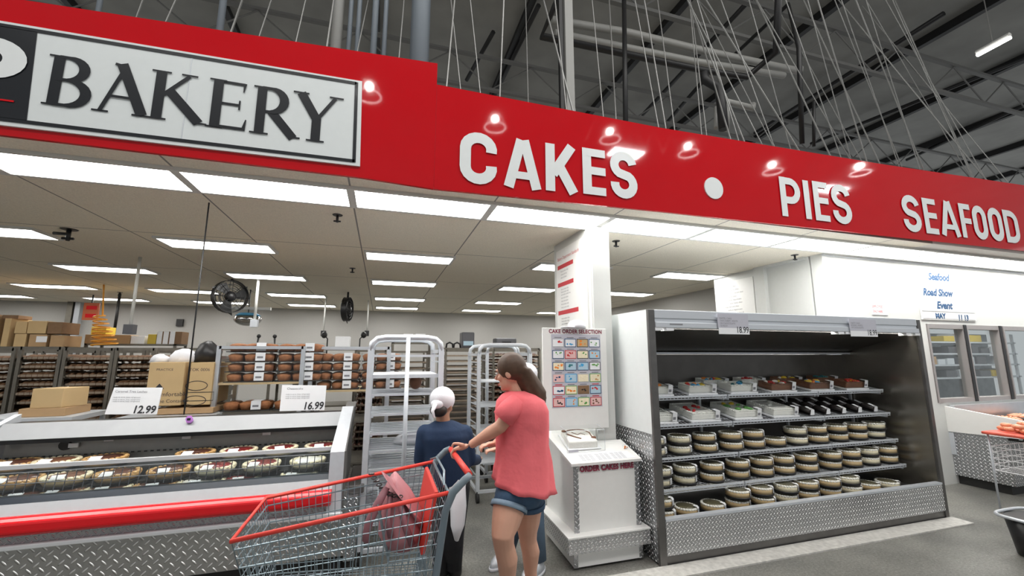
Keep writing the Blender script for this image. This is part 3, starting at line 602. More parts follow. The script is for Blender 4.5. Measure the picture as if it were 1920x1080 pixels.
# ------------------------------------------------------------------ cakes
def round_cake(name='round_cake', top='olive', side='beige', R=0.108):
    r = thing(name, (0,0,0), '', 'cake')
    MB().loft([((0,0,0),R*.95,R*.95),((0,0,.016),R*1.03,R*1.03),((0,0,.022),R*1.03,R*1.03),((0,0,.023),R*.9,R*.9)], 26).build('tray_base', 'blackp', r)
    MB().loft([((0,0,.020),R*.93,R*.93),((0,0,.062),R*.93,R*.93),((0,0,.066),R*.86,R*.86)], 26).build('cake_body', side, r)
    rim = MB(); n = 26
    for k in range(n): a = 2*PI*k/n; rim.ball((R*.84*math.cos(a), R*.84*math.sin(a), .066), (.015,.015,.011), 6, 4)
    rim.build('piped_border', 'vanilla', r)
    MB().loft([((0,0,.066),R*.76,R*.76),((0,0,.075),R*.74,R*.74),((0,0,.078),R*.4,R*.4)], 22).build('topping', top, r)
    MB().loft([((0,0,.020),R,R),((0,0,.072),R*.985,R*.985),((0,0,.084),R*.93,R*.93),((0,0,.087),R*.8,R*.8),((0,0,.087),R*.05,R*.05)], 26, False).build('dome_lid', 'dome', r)
    lb = MB(); a0 = -1.15; a1 = -0.75
    f = lambda a, q, z: (R*q*math.cos(a), R*q*math.sin(a), z)
    lb.face([f(a0,1.01,.03),f(a1,1.01,.03),f(a1,1.0,.076),f(a0,1.0,.076)]); lb.face([f(a0,1.0,.076),f(a1,1.0,.076),f(a1,.9,.0885),f(a0,.9,.0885)]); lb.face([f(a0,.9,.0885),f(a1,.9,.0885),f(a1,.62,.0890),f(a0,.62,.0890)])
    L = lb.build('label', 'paper', r)
    pl = MB()
    for k in range(3): pl.face([f(a0+.06,1.013,.038+k*.012),f(a1-.08,1.013,.038+k*.012),f(a1-.08,1.013,.043+k*.012),f(a0+.06,1.013,.043+k*.012)])
    pl.build('print', 'inkg', L)
    return r
rc = {}
def put_round(x, y, z, lab, kind=0, grp='round cakes in the tall case'):
    if kind not in rc:
        rc[kind] = round_cake(top=['olive','olive','berry','brownnut'][kind], side=['beige','cream','cream','beige'][kind]); o = rc[kind]; o.location = (x,y,z); o['label'] = lab; o['group'] = grp; return o
    return copy_tree(rc[kind], (x, y, z), lab, group=grp, rotz=random.uniform(-.06,.06))
random.seed(3)
R3 = [(1226,2),(1272,2),(1321,2),(1369,2),(1412,2),(1453,1),(1493,2),(1532,2),(1571,2),(1607,2),(1641,2)]
R4 = [(1236,2),(1283,2),(1334,2),(1384,2),(1428,2),(1469,2),(1511,2),(1557,2),(1595,2),(1631,2),(1664,2)]
R5 = [(1240,2),(1285,1),(1335,1),(1384,2),(1429,2),(1473,2),(1515,2),(1556,2),(1595,2),(1632,1),(1666,1)]
for (row, z, y, py, sn) in ((R3, 0.717, 3.45, 830, 'third shelf'), (R4, 0.466, 3.41, 890, 'fourth shelf'), (R5, 0.247, 3.30, 940, 'bottom deck')):
    for i, (px, n) in enumerate(row):
        x = max(at(px, py, y).x, CX0+0.175); kd = 1 if random.random() < .35 else 0
        for k in range(n):
            w_ = '' if n == 2 else 'single '
            put_round(x + random.uniform(-.006,.006), y + random.uniform(-.01,.01), z + k*0.0885, '%scream cake under clear dome, %s%s on the %s' % (w_, nth[i], '' if n == 1 else (', upper of two' if k else ', lower of two'), sn), kd)
def sheet_cake(body, decos, W_=0.27, L=0.36, seed=0, dk=False):
    r = thing('sheet_cake', (0,0,0), '', 'cake', 'boxed sheet cakes in the tall case'); rnd = random.Random(seed)
    MB().box(-W_/2-.02, W_/2+.02, -.02, L+.02, 0, .012).build('tray_base', 'paper' if not dk else 'paper', r)
    MB().box(-W_/2+.008, W_/2-.008, .008, L-.008, .012, .070).build('cake_body', body, r, bevel=0.012)
    bd_ = MB(); bm = 'vanilla' if body != 'choc' else 'choc'
    for k in range(14):
        t = k/13
        for s_ in (-1, 1): bd_.ball((s_*(W_/2-.02), .02+t*(L-.04), .072), (.014,.016,.010), 6, 4)
        for y_ in (.02, L-.02): bd_.ball((-W_/2+.02+t*(W_-.04), y_, .072), (.014,.014,.010), 6, 4)
    bd_.build('piped_border', bm, r)
    for c, n in decos:
        d = MB()
        for k in range(n): d.ball((rnd.uniform(-W_*.33, W_*.33), rnd.uniform(.04, L*.75), .075), (rnd.uniform(.012,.035), rnd.uniform(.012,.04), .017), 8, 5, Matrix.Rotation(rnd.uniform(0,3),3,'Z'))
        d.build('icing_decoration', c, r)
    l = MB(); x0, x1, y0, y1, z0, z1 = -W_/2-.012, W_/2+.012, -.012, L+.012, .012, .098
    l.face([(x0,y0,z0),(x1,y0,z0),(x1,y0,z1),(x0,y0,z1)]).face([(x0,y0,z1),(x1,y0,z1),(x1,y1,z1),(x0,y1,z1)]).face([(x0,y0,z0),(x0,y0,z1),(x0,y1,z1),(x0,y1,z0)]).face([(x1,y0,z0),(x1,y1,z0),(x1,y1,z1),(x1,y0,z1)])
    l.build('clear_lid', 'plex', r)
    lb = MB().face([(x1-.055,y0-.002,.02),(x1-.005,y0-.002,.02),(x1-.005,y0-.002,z1+.001),(x1-.055,y0-.002,z1+.001)]).face([(x1-.055,y0-.002,z1+.001),(x1-.005,y0-.002,z1+.001),(x1-.005,y0+.06,z1+.0015),(x1-.055,y0+.06,z1+.0015)])
    L_ = lb.build('label', 'paper', r)
    MB().face([(x1-.05,y0-.003,.035),(x1-.02,y0-.003,.035),(x1-.02,y0-.003,.06),(x1-.05,y0-.003,.06)]).build('print', 'inkg', L_)
    return r
S1 = [(1232,'vanilla',[('icing_orange',5)],'white sheet cake with orange icing roses'),(1316,'vanilla',[('icing_orange',2),('icing_yellow',2),('icing_red',1),('icing_blue',2)],'white sheet cake with balloon-coloured icing'),(1393,'vanilla',[('icing_blue',3),('icing_teal',2)],'white sheet cake with small blue flowers'),(1468,'choc',[('icing_red',4),('vanilla',3),('icing_yellow',1)],'chocolate sheet cake with red and white icing'),(1540,'choc',[('icing_orange',3),('icing_yellow',3),('icing_blue',2),('icing_red',1)],'chocolate sheet cake with orange, yellow and blue icing'),(1606,'choc',[('icing_red',7),('icing_orange',2)],'chocolate sheet cake with red icing, at the right end')]
y0s = 3.44
for i, (px, b_, dc, lab) in enumerate(S1):
    o = sheet_cake(b_, dc, seed=i, L=0.19, W_=0.30); o.location = (max(at(px, 735, y0s).x, CX0+.24), y0s, 1.242); o['label'] = lab + ', front row of the top shelf'; o.rotation_euler.x = .168
S1b = [(1338,'vanilla',[('icing_orange',3),('icing_red',2),('icing_yellow',2),('icing_blue',2)],'white sheet cake with mixed bright icing'),(1408,'vanilla',[('icing_red',3)],'white sheet cake with one red icing cluster'),(1478,'choc',[('icing_yellow',5),('vanilla',2)],'chocolate sheet cake with yellow icing'),(1546,'choc',[('icing_teal',6)],'chocolate sheet cake with dark teal icing')]
for i, (px, b_, dc, lab) in enumerate(S1b):
    o = sheet_cake(b_, dc, seed=10+i, L=0.15, W_=0.30); o.location = (at(px, 712, 3.67).x, 3.655, 1.278); o['label'] = lab + ', back row of the top shelf'; o.rotation_euler.x = .168
y0s = 3.40
for i, (px, b_, dc, lab) in enumerate([(1240,'vanilla',[('icing_black',5)],'white sheet cake with black icing'),(1322,'vanilla',[('icing_red',5)],'white sheet cake with red icing'),(1402,'vanilla',[('icing_green',5),('icing_yellow',2)],'white sheet cake with green icing'),(1473,'vanilla',[('vanilla',3)],'plain white sheet cake')]):
    o = sheet_cake(b_, dc, seed=20+i, L=0.36, W_=0.30); o.location = (max(at(px, 790, y0s).x, CX0+.24), y0s, 0.998); o['label'] = lab + ', on the second shelf'; o.rotation_euler.x = .168
def loaf():
    r = thing('cake_roll', (0,0,0), '', 'cake', 'small chocolate cake rolls on the second shelf')
    MB().box(-.045, .045, 0, .15, 0, .008).build('tray_base', 'blackp', r)
    MB().loft([((0,.0,.035),.036,.028,0,Matrix.Rotation(PI/2,3,'X')),((0,.135,.035),.036,.028,0,Matrix.Rotation(PI/2,3,'X'))], 12).build('cake_body', 'icing_black', r)
    MB().loft([((0,-.002,.038),.045,.034,0,Matrix.Rotation(PI/2,3,'X')),((0,.14,.038),.045,.034,0,Matrix.Rotation(PI/2,3,'X'))], 12, False).build('clear_lid', 'dome', r)
    MB().face([(-.028,-.008,.006),(.03,-.008,.006),(.026,-.006,.058),(-.02,-.006,.058)]).face([(-.02,-.006,.058),(.026,-.006,.058),(.02,.07,.074),(-.015,.07,.074)]).build('label', 'paper', r)
    return r
lf = None
for j, (y, cnt) in enumerate(((3.40, 5), (3.545, 5), (3.69, 5))):
    for i in range(cnt):
        x = at(1523+i*30, 790, 3.40).x; lab = 'small dark cake roll, %s in the %s row, second shelf' % (['first','second','third','fourth','fifth'][i], ['front','middle','back'][j])
        if lf is None: lf = loaf(); lf.location = (x, y, .994+.17*(y-3.38)); lf.rotation_euler.x = .168; lf['label'] = lab
        else: copy_tree(lf, (x, y, .994+.17*(y-3.38)), lab)

# ================================================================== LEFT LOW CASE
lc = thing('display_case', (-1.4, 3.9, 0), 'low open refrigerated pie case with red bumper and tread plate front', 'display case')
LX0, LX1 = -2.62, -0.30; LX2 = -0.22
YF = 3.55
LL = -3.6
MB().box(LL, LX2+.02, YF, 4.3, 0.17, 0.60).build('front_tread_panel', 'treadbig', lc)
MB().box(LL, LX2, YF+.06, 4.28, 0.0, 0.17).build('kick_plate', 'rubber', lc)
MB().box(LL, LX2, YF-.05, YF, 0.455, 0.482).build('bumper_strip', 'paletrim', lc, bevel=0.006)
MB().box(LL, LX2, YF-.012, YF, 0.482, 0.57).build('upper_tread_band', 'tread', lc)
MB().prism([(LL, YF-.055, .535),(LL, YF-.085, .56),(LL, YF-.085, .62),(LL, YF-.05, .648),(LL,YF,.648),(LL,YF,.535)], (LX1-LL,0,0)).build('red_bumper', 'redrail', lc, bevel=0.012)
MB().prism([(LL, YF-.035, .648),(LL, YF-.015, .712),(LL, YF+.05, .718),(LL,YF+.05,.648)], (LX1-LL,0,0)).build('front_rail', 'paletrim', lc)
MB().prism([(LL, YF-.015, .713),(LL, YF+.015, .745),(LL, YF+.06, .745),(LL,YF+.06,.713)], (LX1-LL,0,0)).build('black_gasket', 'blackblue', lc)
MB().hexa([(LL,YF+.02,.745),(LX1,YF+.02,.745),(LX1,YF+.026,.745),(LL,YF+.026,.745),(LL,YF+.07,.905),(LX1,YF+.07,.905),(LX1,YF+.076,.905),(LL,YF+.076,.905)]).build('front_glass', 'glass', lc)
MB().box(LL, LX1, YF+.062, YF+.086, .90, .925).build('glass_rail', 'paletrim', lc)
g = MB(); x = LL
while x < LX1: g.tube([(x, YF+.10, .745), (x, YF+.125, .865)], 0.003, 4); x += 0.05
g.tube([(LL,YF+.125,.865),(LX1,YF+.125,.865)], .004, 4).tube([(LL,YF+.11,.80),(LX1,YF+.11,.80)], .003, 4)
g.build('wire_fence', 'greym', lc)
MB().box(LL, LX1, YF+.09, 4.2, .60, .664).build('deck', 'dark', lc)
MB().hexa([(LL,4.15,.62),(LX1,4.15,.62),(LX1,4.2,.62),(LL,4.2,.62),(LL,4.21,1.05),(LX1,4.21,1.05),(LX1,4.26,1.05),(LL,4.26,1.05)]).build('back_panel', 'lcback', lc)
pf = MB(); x = LL
while x < LX1: pf.face([(x,4.166,.865),(x+.022,4.166,.865),(x+.022,4.168,.875),(x,4.168,.875)]); x += 0.042
pf.build('vent_perforation', 'blackp', lc)['kind'] = 'stuff'
MB().prism([(-2.60,4.02,1.018),(-2.60,4.05,1.015),(-2.60,4.14,1.115),(-2.60,4.11,1.125)], (LX1+2.62,0,0)).build('canopy_fascia', 'brushdk', lc, bevel=0.004)
MB().prism([(-2.60,4.05,.985),(-2.60,4.05,1.015),(-2.60,4.14,1.115),(-2.60,4.28,1.115),(-2.60,4.28,.985)], (LX1+2.6,0,0)).build('canopy', 'blackp', lc)
# right end panel, slightly raked, with pale front edge
e0, e1 = LX1-.03, LX2
MB().hexa([(e0+.03,YF-.03,.42),(e1,YF-.03,.42),(e1,4.3,.42),(e0+.03,4.3,.42),(e0+.03,YF-.0,.90),(e1,YF-.0,.90),(e1,4.3,.90),(e0+.03,4.3,.90)]).hexa([(e0+.03,YF,.90),(e1,YF,.90),(e1,4.3,.90),(e0+.03,4.3,.90),(e0+.05,4.04,1.17),(e1+.02,4.04,1.17),(e1+.02,4.28,1.19),(e0+.05,4.28,1.19)]).build('end_panel', 'endgrey', lc)
MB().hexa([(e0-.0,YF-.04,.42),(e1-.01,YF-.04,.42),(e1-.01,YF-.03,.42),(e0,YF-.03,.42),(e0,YF-.01,.90),(e1-.01,YF-.01,.90),(e1-.01,YF+.0,.90),(e0,YF+.0,.90)]).hexa([(e0,YF-.01,.90),(e1-.01,YF-.01,.90),(e1-.01,YF+.01,.90),(e0,YF+.01,.90),(e0+.03,4.02,1.175),(e1+.01,4.02,1.175),(e1+.01,4.04,1.175),(e0+.03,4.04,1.175)]).build('end_panel_edge', 'alumatt', lc)
MB().box(LX2+.02, LX2+.10, YF+.02, 4.3, 0.12, 0.56).build('side_tread_panel', 'tread', lc)
MB().box(LX2+.02, LX2+.14, YF+.1, 4.3, 0.56, 0.62).build('side_bumper', 'steeldk', lc, bevel=0.01)
MB().hexa([(-2.66,3.5,.62),(-2.62,3.5,.62),(-2.62,4.3,.62),(-2.66,4.3,.62),(-2.66,3.6,.95),(-2.62,3.6,.95),(-2.62,4.3,1.17),(-2.66,4.3,1.17)]).build('end_panel', 'header', lc)
MB().prism([(-3.6,4.02,1.018),(-3.6,4.05,1.015),(-3.6,4.14,1.115),(-3.6,4.11,1.125)], (.93,0,0)).build('canopy_fascia', 'blackp', lc)
p = at(121,835,4.175); MB().loft([(p-Vector((0,.004,0)),.036,.036,0,Matrix.Rotation(PI/2,3,'X')),(p+Vector((0,.02,0)),.036,.036,0,Matrix.Rotation(PI/2,3,'X'))], 16).build('thermometer', 'blackp', lc)
for (px, py) in ((138,835),(350,819),(500,812),(205,823)): p = at(px,py,4.17); MB().box(p.x-.03, p.x+.03, 4.165, 4.175, p.z-.016, p.z+.016).build('notice_sticker', 'paper', lc)
p = at(355,788,4.06); o = MB().loft([(p+Vector((0,-.01,.01)),.026,.03,0,Matrix.Rotation(PI/2,3,'X')),(p+Vector((0,.01,0)),.026,.03,0,Matrix.Rotation(PI/2,3,'X'))], 6).build('sticker', 'pink', lc)
MB().box(p.x-.012, p.x+.012, p.y-.014, p.y-.011, p.z+.002, p.z+.018).build('print', 'black', o)
# pies
def pie(top, side, lab_, R=0.138):
    r = thing('boxed_pie', (0,0,0), '', 'pie', 'pies in the low case')
    MB().loft([((0,0,0),R*.92,R*.92),((0,0,.012),R,R)], 24).build('tray_base', 'blackp', r)
    MB().loft([((0,0,.010),R*.80,R*.80),((0,0,.045),R*.95,R*.95),((0,0,.052),R*.90,R*.90)], 24).build('crust', side, r)
    rim = MB()
    for k in range(22): a = 2*PI*k/22; rim.ball((R*.84*math.cos(a), R*.84*math.sin(a), .054), (.018,.018,.012), 6, 4)
    rim.build('piped_border', 'cream' if side != 'crust' else 'crust', r)
    MB().loft([((0,0,.052),R*.74,R*.74),((0,0,.062),R*.66,R*.66),((0,0,.064),R*.3,R*.3)], 20, wob=0).build('topping', top, r)
    MB().loft([((0,0,.012),R,R),((0,0,.055),R*.99,R*.99),((0,0,.075),R*.86,R*.86),((0,0,.079),R*.6,R*.6),((0,0,.079),R*.04,R*.04)], 24, False).build('dome_lid', 'dome', r)
    MB().face([(-.05,-R*.95,.060),(.02,-R*.95,.060),(.02,-R*.60,.081),(-.05,-R*.60,.081)]).build('label', 'paper', r)
    return r
pk = {}
def put_pie(kind, x, y, z, lab):
    if kind not in pk:
        pk[kind] = pie(*[('brownnut','crust',0),('berry','cream',0),('vanilla','cream',0),('choc','beige',0)][kind]); o = pk[kind]; o.location = (x,y,z); o['label'] = lab; return
    copy_tree(pk[kind], (x,y,z), lab, rotz=random.uniform(-.3,.3))
KN = ['pecan-brown pie','red berry topped cake','white cream cake','chocolate pie']
rear = [(-50,865,0),(28,862,0),(105,858,3),(197,850,0),(365,852,0),(447,846,1),(525,843,1),(602,842,1)]
for i, (px, py, k) in enumerate(rear): p = at(px, py, 4.0); put_pie(k, p.x, 4.02, .812, '%s in clear dome, %s in the back row, low case' % (KN[k], nth[i]))
mid = [(-30,890,3),(50,883,0),(140,877,3),(235,866,0),(330,862,0),(415,858,1),(500,853,1),(585,851,2)]
for i, (px, py, k) in enumerate(mid): p = at(px, py, 3.84); put_pie(k, p.x-.02, 3.83-.02, .745, '%s in clear dome, %s in the middle row, low case' % (KN[k], nth[i]))
MB().box(LL, LX1, 3.76, 3.90, .664, .742).build('riser_shelf', 'dark', lc)
MB().box(LL, LX1, 3.90, 4.15, .664, .809).build('riser_shelf', 'dark', lc)
frt = [(-30,920,3),(42,915,0),(120,912,3),(200,908,3),(290,902,0),(370,897,2),(450,892,1),(560,884,2)]
for i, (px, py, k) in enumerate(frt):
    p = at(px, py, 3.70)
    for q in range(2): put_pie(k, p.x, 3.742, .665, '%s in clear dome, %s in the front row, low case' % (KN[k], nth[i])) if q == 0 else None
# price signs standing on the low case
def counter_sign(pts, Y, price, lab, head):
    a, b, c, d = [at(x, y, Y) for x, y in pts]     # bl, br, tr, tl
    o = thing('price_sign', tuple((a+b)/2), lab, 'price sign')
    MB().prism([a,b,c,d], (0,.012,0)).build('card', 'paper', o)
    ax = (b-a).normalized(); up = (d-a).normalized(); up = (up - ax*up.dot(ax)).normalized(); W_ = (b-a).length; H_ = (d-a).length
    o2 = Vector((0,-.002,0))
    text('price', price, a+ax*W_*.97+up*H_*.05+o2, H_*.40, 'ink', o, xs=.85, ax=ax, up=up, align='RIGHT', off=.002, sh=.15)
    text('print', head, a+ax*W_*.12+up*H_*.82+o2, H_*.12, 'inkg', o, xs=1.0, ax=ax, up=up)
    for k, t in enumerate((.62,.54,.47)): text('print', 'ready to serve, keep refrigerated', a+ax*W_*.1+up*H_*t+o2, H_*.065, 'inkg', o, xs=1.0, ax=ax, up=up)
counter_sign([(196,777),(293,777),(304,727),(214,727)], 4.10, '12.99', 'tilted white 12.99 price sign on top of the low pie case', 'Caramel Tres Leches')
counter_sign([(524,771),(608,769),(612,723),(529,722)], 4.10, '16.99', 'upright white 16.99 price sign on top of the low pie case', 'Cheesecake')

# ================================================================== ORDER KIOSK
kx = thing('order_kiosk', (1.77, 3.4, 0), 'white cake order kiosk with sloped desk, tread plate corners, lettered ORDER CAKES HERE', 'kiosk')
def foot(x0, x1, y0, zz0, zz1, yb=3.84): # L shaped plan that clears the pier
    return [(x0,y0),(x1,y0),(x1,3.49),(1.865,3.49),(1.865,yb),(x0+.03,yb)], zz0, zz1
def prismz(poly, z0, z1): return MB().prism([(x,y,z0) for x,y in poly], (0,0,z1-z0))
prismz(foot(1.475,2.075,3.185,0,0)[0], 0.02, 0.17).build('base', 'white', kx)
prismz(foot(1.50,2.04,3.24,0,0)[0], 0.0, 0.02).build('kick_plate', 'dark', kx)
prismz(foot(1.412,2.122,3.135,0,0)[0], 0.135, 0.245).build('bumper_band', 'treadw', kx)
prismz(foot(1.405,2.124,3.128,0,0)[0], 0.245, 0.256).build('ledge', 'white', kx)
b_ = [(1.50,3.205),(2.075,3.205),(2.075,3.48),(1.862,3.48),(1.862,3.82),(1.51,3.82)]; tz = [.755,.755,.835,.835,.955,.955]
mb = MB(); n = 6; base = [(x,y,.25) for x,y in b_]; tp = [(x,y,z) for (x,y),z in zip(b_,tz)]
mb.v = base+tp; mb.f = [tuple(range(n))[::-1], tuple(range(n,2*n))]+[(k,(k+1)%n,n+(k+1)%n,n+k) for k in range(n)]; mb.sm = [False]*len(mb.f)
mb.build('body', 'white', kx)
MB().box(1.492,1.532,3.198,3.206,.256,.752).box(2.045,2.083,3.198,3.206,.256,.752).box(1.47,1.505,3.178,3.185,.02,.135).box(2.045,2.076,3.178,3.185,.02,.135).build('corner_tread_strip', 'tread', kx)
sl = .12/.34*.68
b2 = [(1.465,3.175),(2.10,3.175),(2.10,3.49),(1.868,3.49),(1.868,3.84),(1.44,3.84)]
zt = lambda y: .752+(y-3.175)*.30
mb = MB(); base = [(x,y,zt(y)) for x,y in b2]; tp = [(x,y,zt(y)+.02) for x,y in b2]
mb.v = base+tp; mb.f = [tuple(range(n))[::-1], tuple(range(n,2*n))]+[(k,(k+1)%n,n+(k+1)%n,n+k) for k in range(n)]; mb.sm = [False]*len(mb.f)
mb.build('desk_top', 'white', kx)
text('lettering', 'ORDER CAKES HERE', (1.79, 3.1965, .703), 0.058, 'inkm', kx, xs=.86, align='CENTER', off=.0035, spacing=1.08)
upk = Vector((0,1,.30)).normalized()
def on_desk(x, y, dz=.021): return Vector((x, y, zt(y)+dz))
f = MB(); f.face([on_desk(1.56,3.19,.0225),on_desk(2.06,3.19,.0225),on_desk(2.04,3.30,.0225),on_desk(1.54,3.30,.0225)])
sh = tag(f.build('order_form_sheet', 'paper'), 'printed order form sheet lying on the sloped kiosk desk', 'paper sheet')
gr = MB()
for r0 in (1.575, 1.72, 1.86):
    for k in range(8):
        for j in range(3): gr.face([on_desk(r0+j*.042,3.20+k*.0115,.0235),on_desk(r0+j*.042+.034,3.20+k*.0115,.0235),on_desk(r0+j*.042+.034,3.205+k*.0115,.0235),on_desk(r0+j*.042,3.205+k*.0115,.0235)])
gr.build('printed_table', 'inkgl', sh)
# clear box with the sample cake
bx = thing('acrylic_box', (1.71,3.40,.84), 'clear acrylic box over the sample cake on the kiosk desk', 'box')
x0,x1,y0,y1 = 1.50,1.93,3.33,3.47
zb = zt(3.33)+.022; zt_ = zb+.17
bxm = MB()
q = lambda x,y,z: (x,y,z)
y1 = 3.66; xr = 1.85
zb2 = zt(y1)+.022
bxm.face([q(x0,y0,zb),q(xr,y0,zb),q(xr,y0,zt_),q(x0,y0,zt_)]).face([q(x0,y0,zt_),q(xr,y0,zt_),q(xr,y1,zt_+.06),q(x0,y1,zt_+.06)]).face([q(x0,y0,zb),q(x0,y0,zt_),q(x0,y1,zt_+.06),q(x0,y1,zb2)]).face([q(xr,y0,zb),q(xr,y1,zb2),q(xr,y1,zt_+.06),q(xr,y0,zt_)]).face([q(x0,y1,zb2),q(x0,y1,zt_+.06),q(xr,y1,zt_+.06),q(xr,y1,zb2)])
bxm.build('clear_cover', 'plex', bx)
e = MB()
for a, b in (((x0,y0,zb),(x0,y0,zt_)),((xr,y0,zb),(xr,y0,zt_)),((x0,y0,zt_),(xr,y0,zt_)),((x0,y0,zb),(xr,y0,zb)),((x0,y0,zt_),(x0,y1,zt_+.06)),((xr,y0,zt_),(xr,y1,zt_+.06)),((x0,y1,zt_+.06),(xr,y1,zt_+.06))): e.tube([a,b],.0018,4)
e.build('edge', 'alumatt', bx)
MB().box(x0+.01, x0+.10, y0-.003, y0-.001, zb+.004, zb+.022).build('label', 'greypaper', bx)
ck = thing('sample_cake', (1.68,3.5,.85), 'white sample cake with brown scroll icing inside the clear box', 'cake')
cz = zt(3.36)+.03
MB().hexa([(1.535,3.37,cz),(1.80,3.36,cz),(1.82,3.58,cz+.07),(1.56,3.60,cz+.07),(1.535,3.37,cz+.06),(1.80,3.36,cz+.06),(1.82,3.58,cz+.13),(1.56,3.60,cz+.13)]).build('cake_body', 'vanilla', ck, bevel=.01)
MB().hexa([(1.52,3.35,cz-.008),(1.825,3.35,cz-.008),(1.845,3.61,cz+.07),(1.54,3.61,cz+.07),(1.52,3.35,cz),(1.825,3.35,cz),(1.845,3.61,cz+.078),(1.54,3.61,cz+.078)]).build('cake_board', 'paper', ck)
cp = lambda u,v: (1.55+u*.26, 3.375+v*.20, cz+.064+v*.062)
sc_ = MB().tube([cp(.05,.95),cp(.15,.85),cp(.3,.9),cp(.55,.92),cp(.8,.85),cp(.92,.6),cp(.88,.3),cp(.95,.1)], .006, 6).tube([cp(.08,.6),cp(.25,.35),cp(.45,.15)], .007, 6).tube([cp(.3,.7),cp(.45,.5),cp(.6,.6),cp(.7,.45)], .004, 5).ball(cp(.08,.85),(.025,.02,.01)).ball(cp(.92,.2),(.025,.018,.01))
sc_.build('icing_scroll', 'choc', ck)
o = MB().loft([(on_desk(2.05,3.34,.022),.022,.022),(on_desk(2.05,3.34,.045),.026,.026),(on_desk(2.05,3.34,.050),.018,.018)], 12).build('candy_cup', 'plex'); tag(o, 'small clear cup of orange and brown crumbs beside the sample cake box', 'cup')
c2 = MB()
for k in range(10): c2.ball(on_desk(2.05+random.uniform(-.014,.014),3.34+random.uniform(-.014,.014),.034+random.uniform(-.006,.008)), .006, 6, 4)
tag(c2.build('candy_crumbs', 'icing_orange'), 'orange crumbs inside the small clear cup on the kiosk', 'candy', kind='stuff')

# ------------------------------------------------------------------ cake selection board
BY = 3.46; bdx0, bdx1, bdz0, bdz1 = 1.345, 1.97, 1.14, 1.855
bo = thing('cake_selection_board', (1.66, BY, 1.14), 'white CAKE ORDER SELECTION board with a grid of cake pictures above the kiosk', 'sign board')
MB().box(bdx0, bdx1, BY, BY+.02, .98, bdz1).build('board_panel', 'white', bo, bevel=.003)
text('lettering', 'CAKE ORDER SELECTION', (1.665, BY-.001, bdz1-.045), .047, 'inkm', bo, xs=.93, align='CENTER', off=.0018, spacing=1.05)
random.seed(5)
gx0, gx1 = 1.43, 1.905; cw = (gx1-gx0)/4; ch_ = (1.785-1.17)/6
MB().box(gx0-.004, gx1+.004, BY-.0015, BY, 1.165, 1.80).build('picture_grid_backing', 'greypaper', bo)
bords = ['inkgl','inkb','ink','inkb','inkb','inkr','ink','inkb','inkb','inkb','inkb','ink','inkgl','icing_blue','inkgl','icing_green','inkr','icing_green','cardd','inkb','inkr','icing_blue','icing_green','inkr']
fills = ['paper','paper','card2','paper','paper','pinkpaper','cream','bluepaper','cream','bluepaper','bluepaper','paper','pinkpaper','bluepaper','cream','cream','paper','cream','cardd','bluepaper','pinkpaper','bluepaper','cream','pinkpaper']
blobs = ['icing_red','icing_blue','icing_orange','icing_green','icing_green','icing_red','icing_green','icing_orange','icing_orange','icing_teal','icing_blue','icing_green','inkb','icing_blue','cream','crust','inkb','icing_orange','icing_black','icing_red','icing_black','icing_orange','icing_green','choc']
for r_ in range(6):
    for c_ in range(4):
        k = r_*4+c_; x = gx0+c_*cw+.004; z = 1.785-(r_+1)*ch_+.004; W_ = cw-.008; H_ = ch_-.028
        o = MB().box(x, x+W_, BY-.003, BY-.0015, z, z+H_).build('picture_card', bords[k], bo)
        MB().box(x+.006, x+W_-.006, BY-.004, BY-.003, z+.006, z+H_-.006).build('picture', fills[k], o)
        bl = MB()
        for q_ in range(3+k % 3):
            cx_ = x+W_*random.uniform(.22,.78); cz_ = z+H_*random.uniform(.25,.75); a = random.uniform(.005,.014); b2_ = random.uniform(.004,.010)
            bl.face([(cx_+a*math.cos(t*PI/5), BY-.0045-.0001*q_, cz_+b2_*math.sin(t*PI/5)) for t in range(10)])
        bl.build('picture_motif', blobs[k], o)
        MB().box(x+W_*.2, x+W_*.8, BY-.003, BY-.0015, z+H_+.007, z+H_+.014).build('caption', 'inkg' if r_ < 4 or c_ % 3 else 'inkr', bo)
# cap lying on the board
cp_ = at(1078,612,3.47); cpo = thing('baseball_cap', (cp_.x, 3.48, bdz1), 'white cap lying on top of the cake selection board', 'cap')
z0 = bdz1+.001
MB().loft([((cp_.x+.02,3.475,z0),.085,.07),((cp_.x+.02,3.475,z0+.03),.083,.068),((cp_.x+.02,3.475,z0+.06),.065,.052),((cp_.x+.02,3.475,z0+.075),.03,.025),((cp_.x+.02,3.475,z0+.078),.004,.004)], 18).build('crown', 'cloth', cpo)
MB().loft([((cp_.x-.07,3.46,z0+.004),.075,.055),((cp_.x-.07,3.46,z0+.012),.07,.05)], 16).build('brim', 'cloth', cpo)
# poster on the pier
ps = thing('standards_poster', (1.874,3.95,1.9), 'white poster with red headings and fine print on the side of the pier', 'poster')
PX = 1.8655
MB().box(PX, PX+.010, 3.60, 4.34, 1.75, 2.78).build('sheet', 'white', ps)
axp = Vector((0,-1,0)); 
text('heading', 'Bakery Department Standards', (PX-.001, 4.30, 2.66), .052, 'inkr', ps, ax=axp, xs=.85)
for (z, w_) in ((2.56,.40),(2.36,.40),(2.05,.50)): MB().box(PX-.002, PX-.0005, 4.30-w_, 4.30, z, z+.045).build('heading_bar', 'inkr', ps)
random.seed(8)
for k, z in enumerate([2.52,2.485,2.45, 2.32,2.29,2.26,2.225,2.19,2.155,2.12, 2.0,1.97,1.94,1.91,1.88,1.85,1.82,1.79]):
    text('print', random.choice(['clean and sanitize','fresh product daily','rotate and date','check all labels','hands washed often','serve with a smile here']), (PX-.001, 4.22, z), .026, 'inkg', ps, ax=axp, xs=1.0)
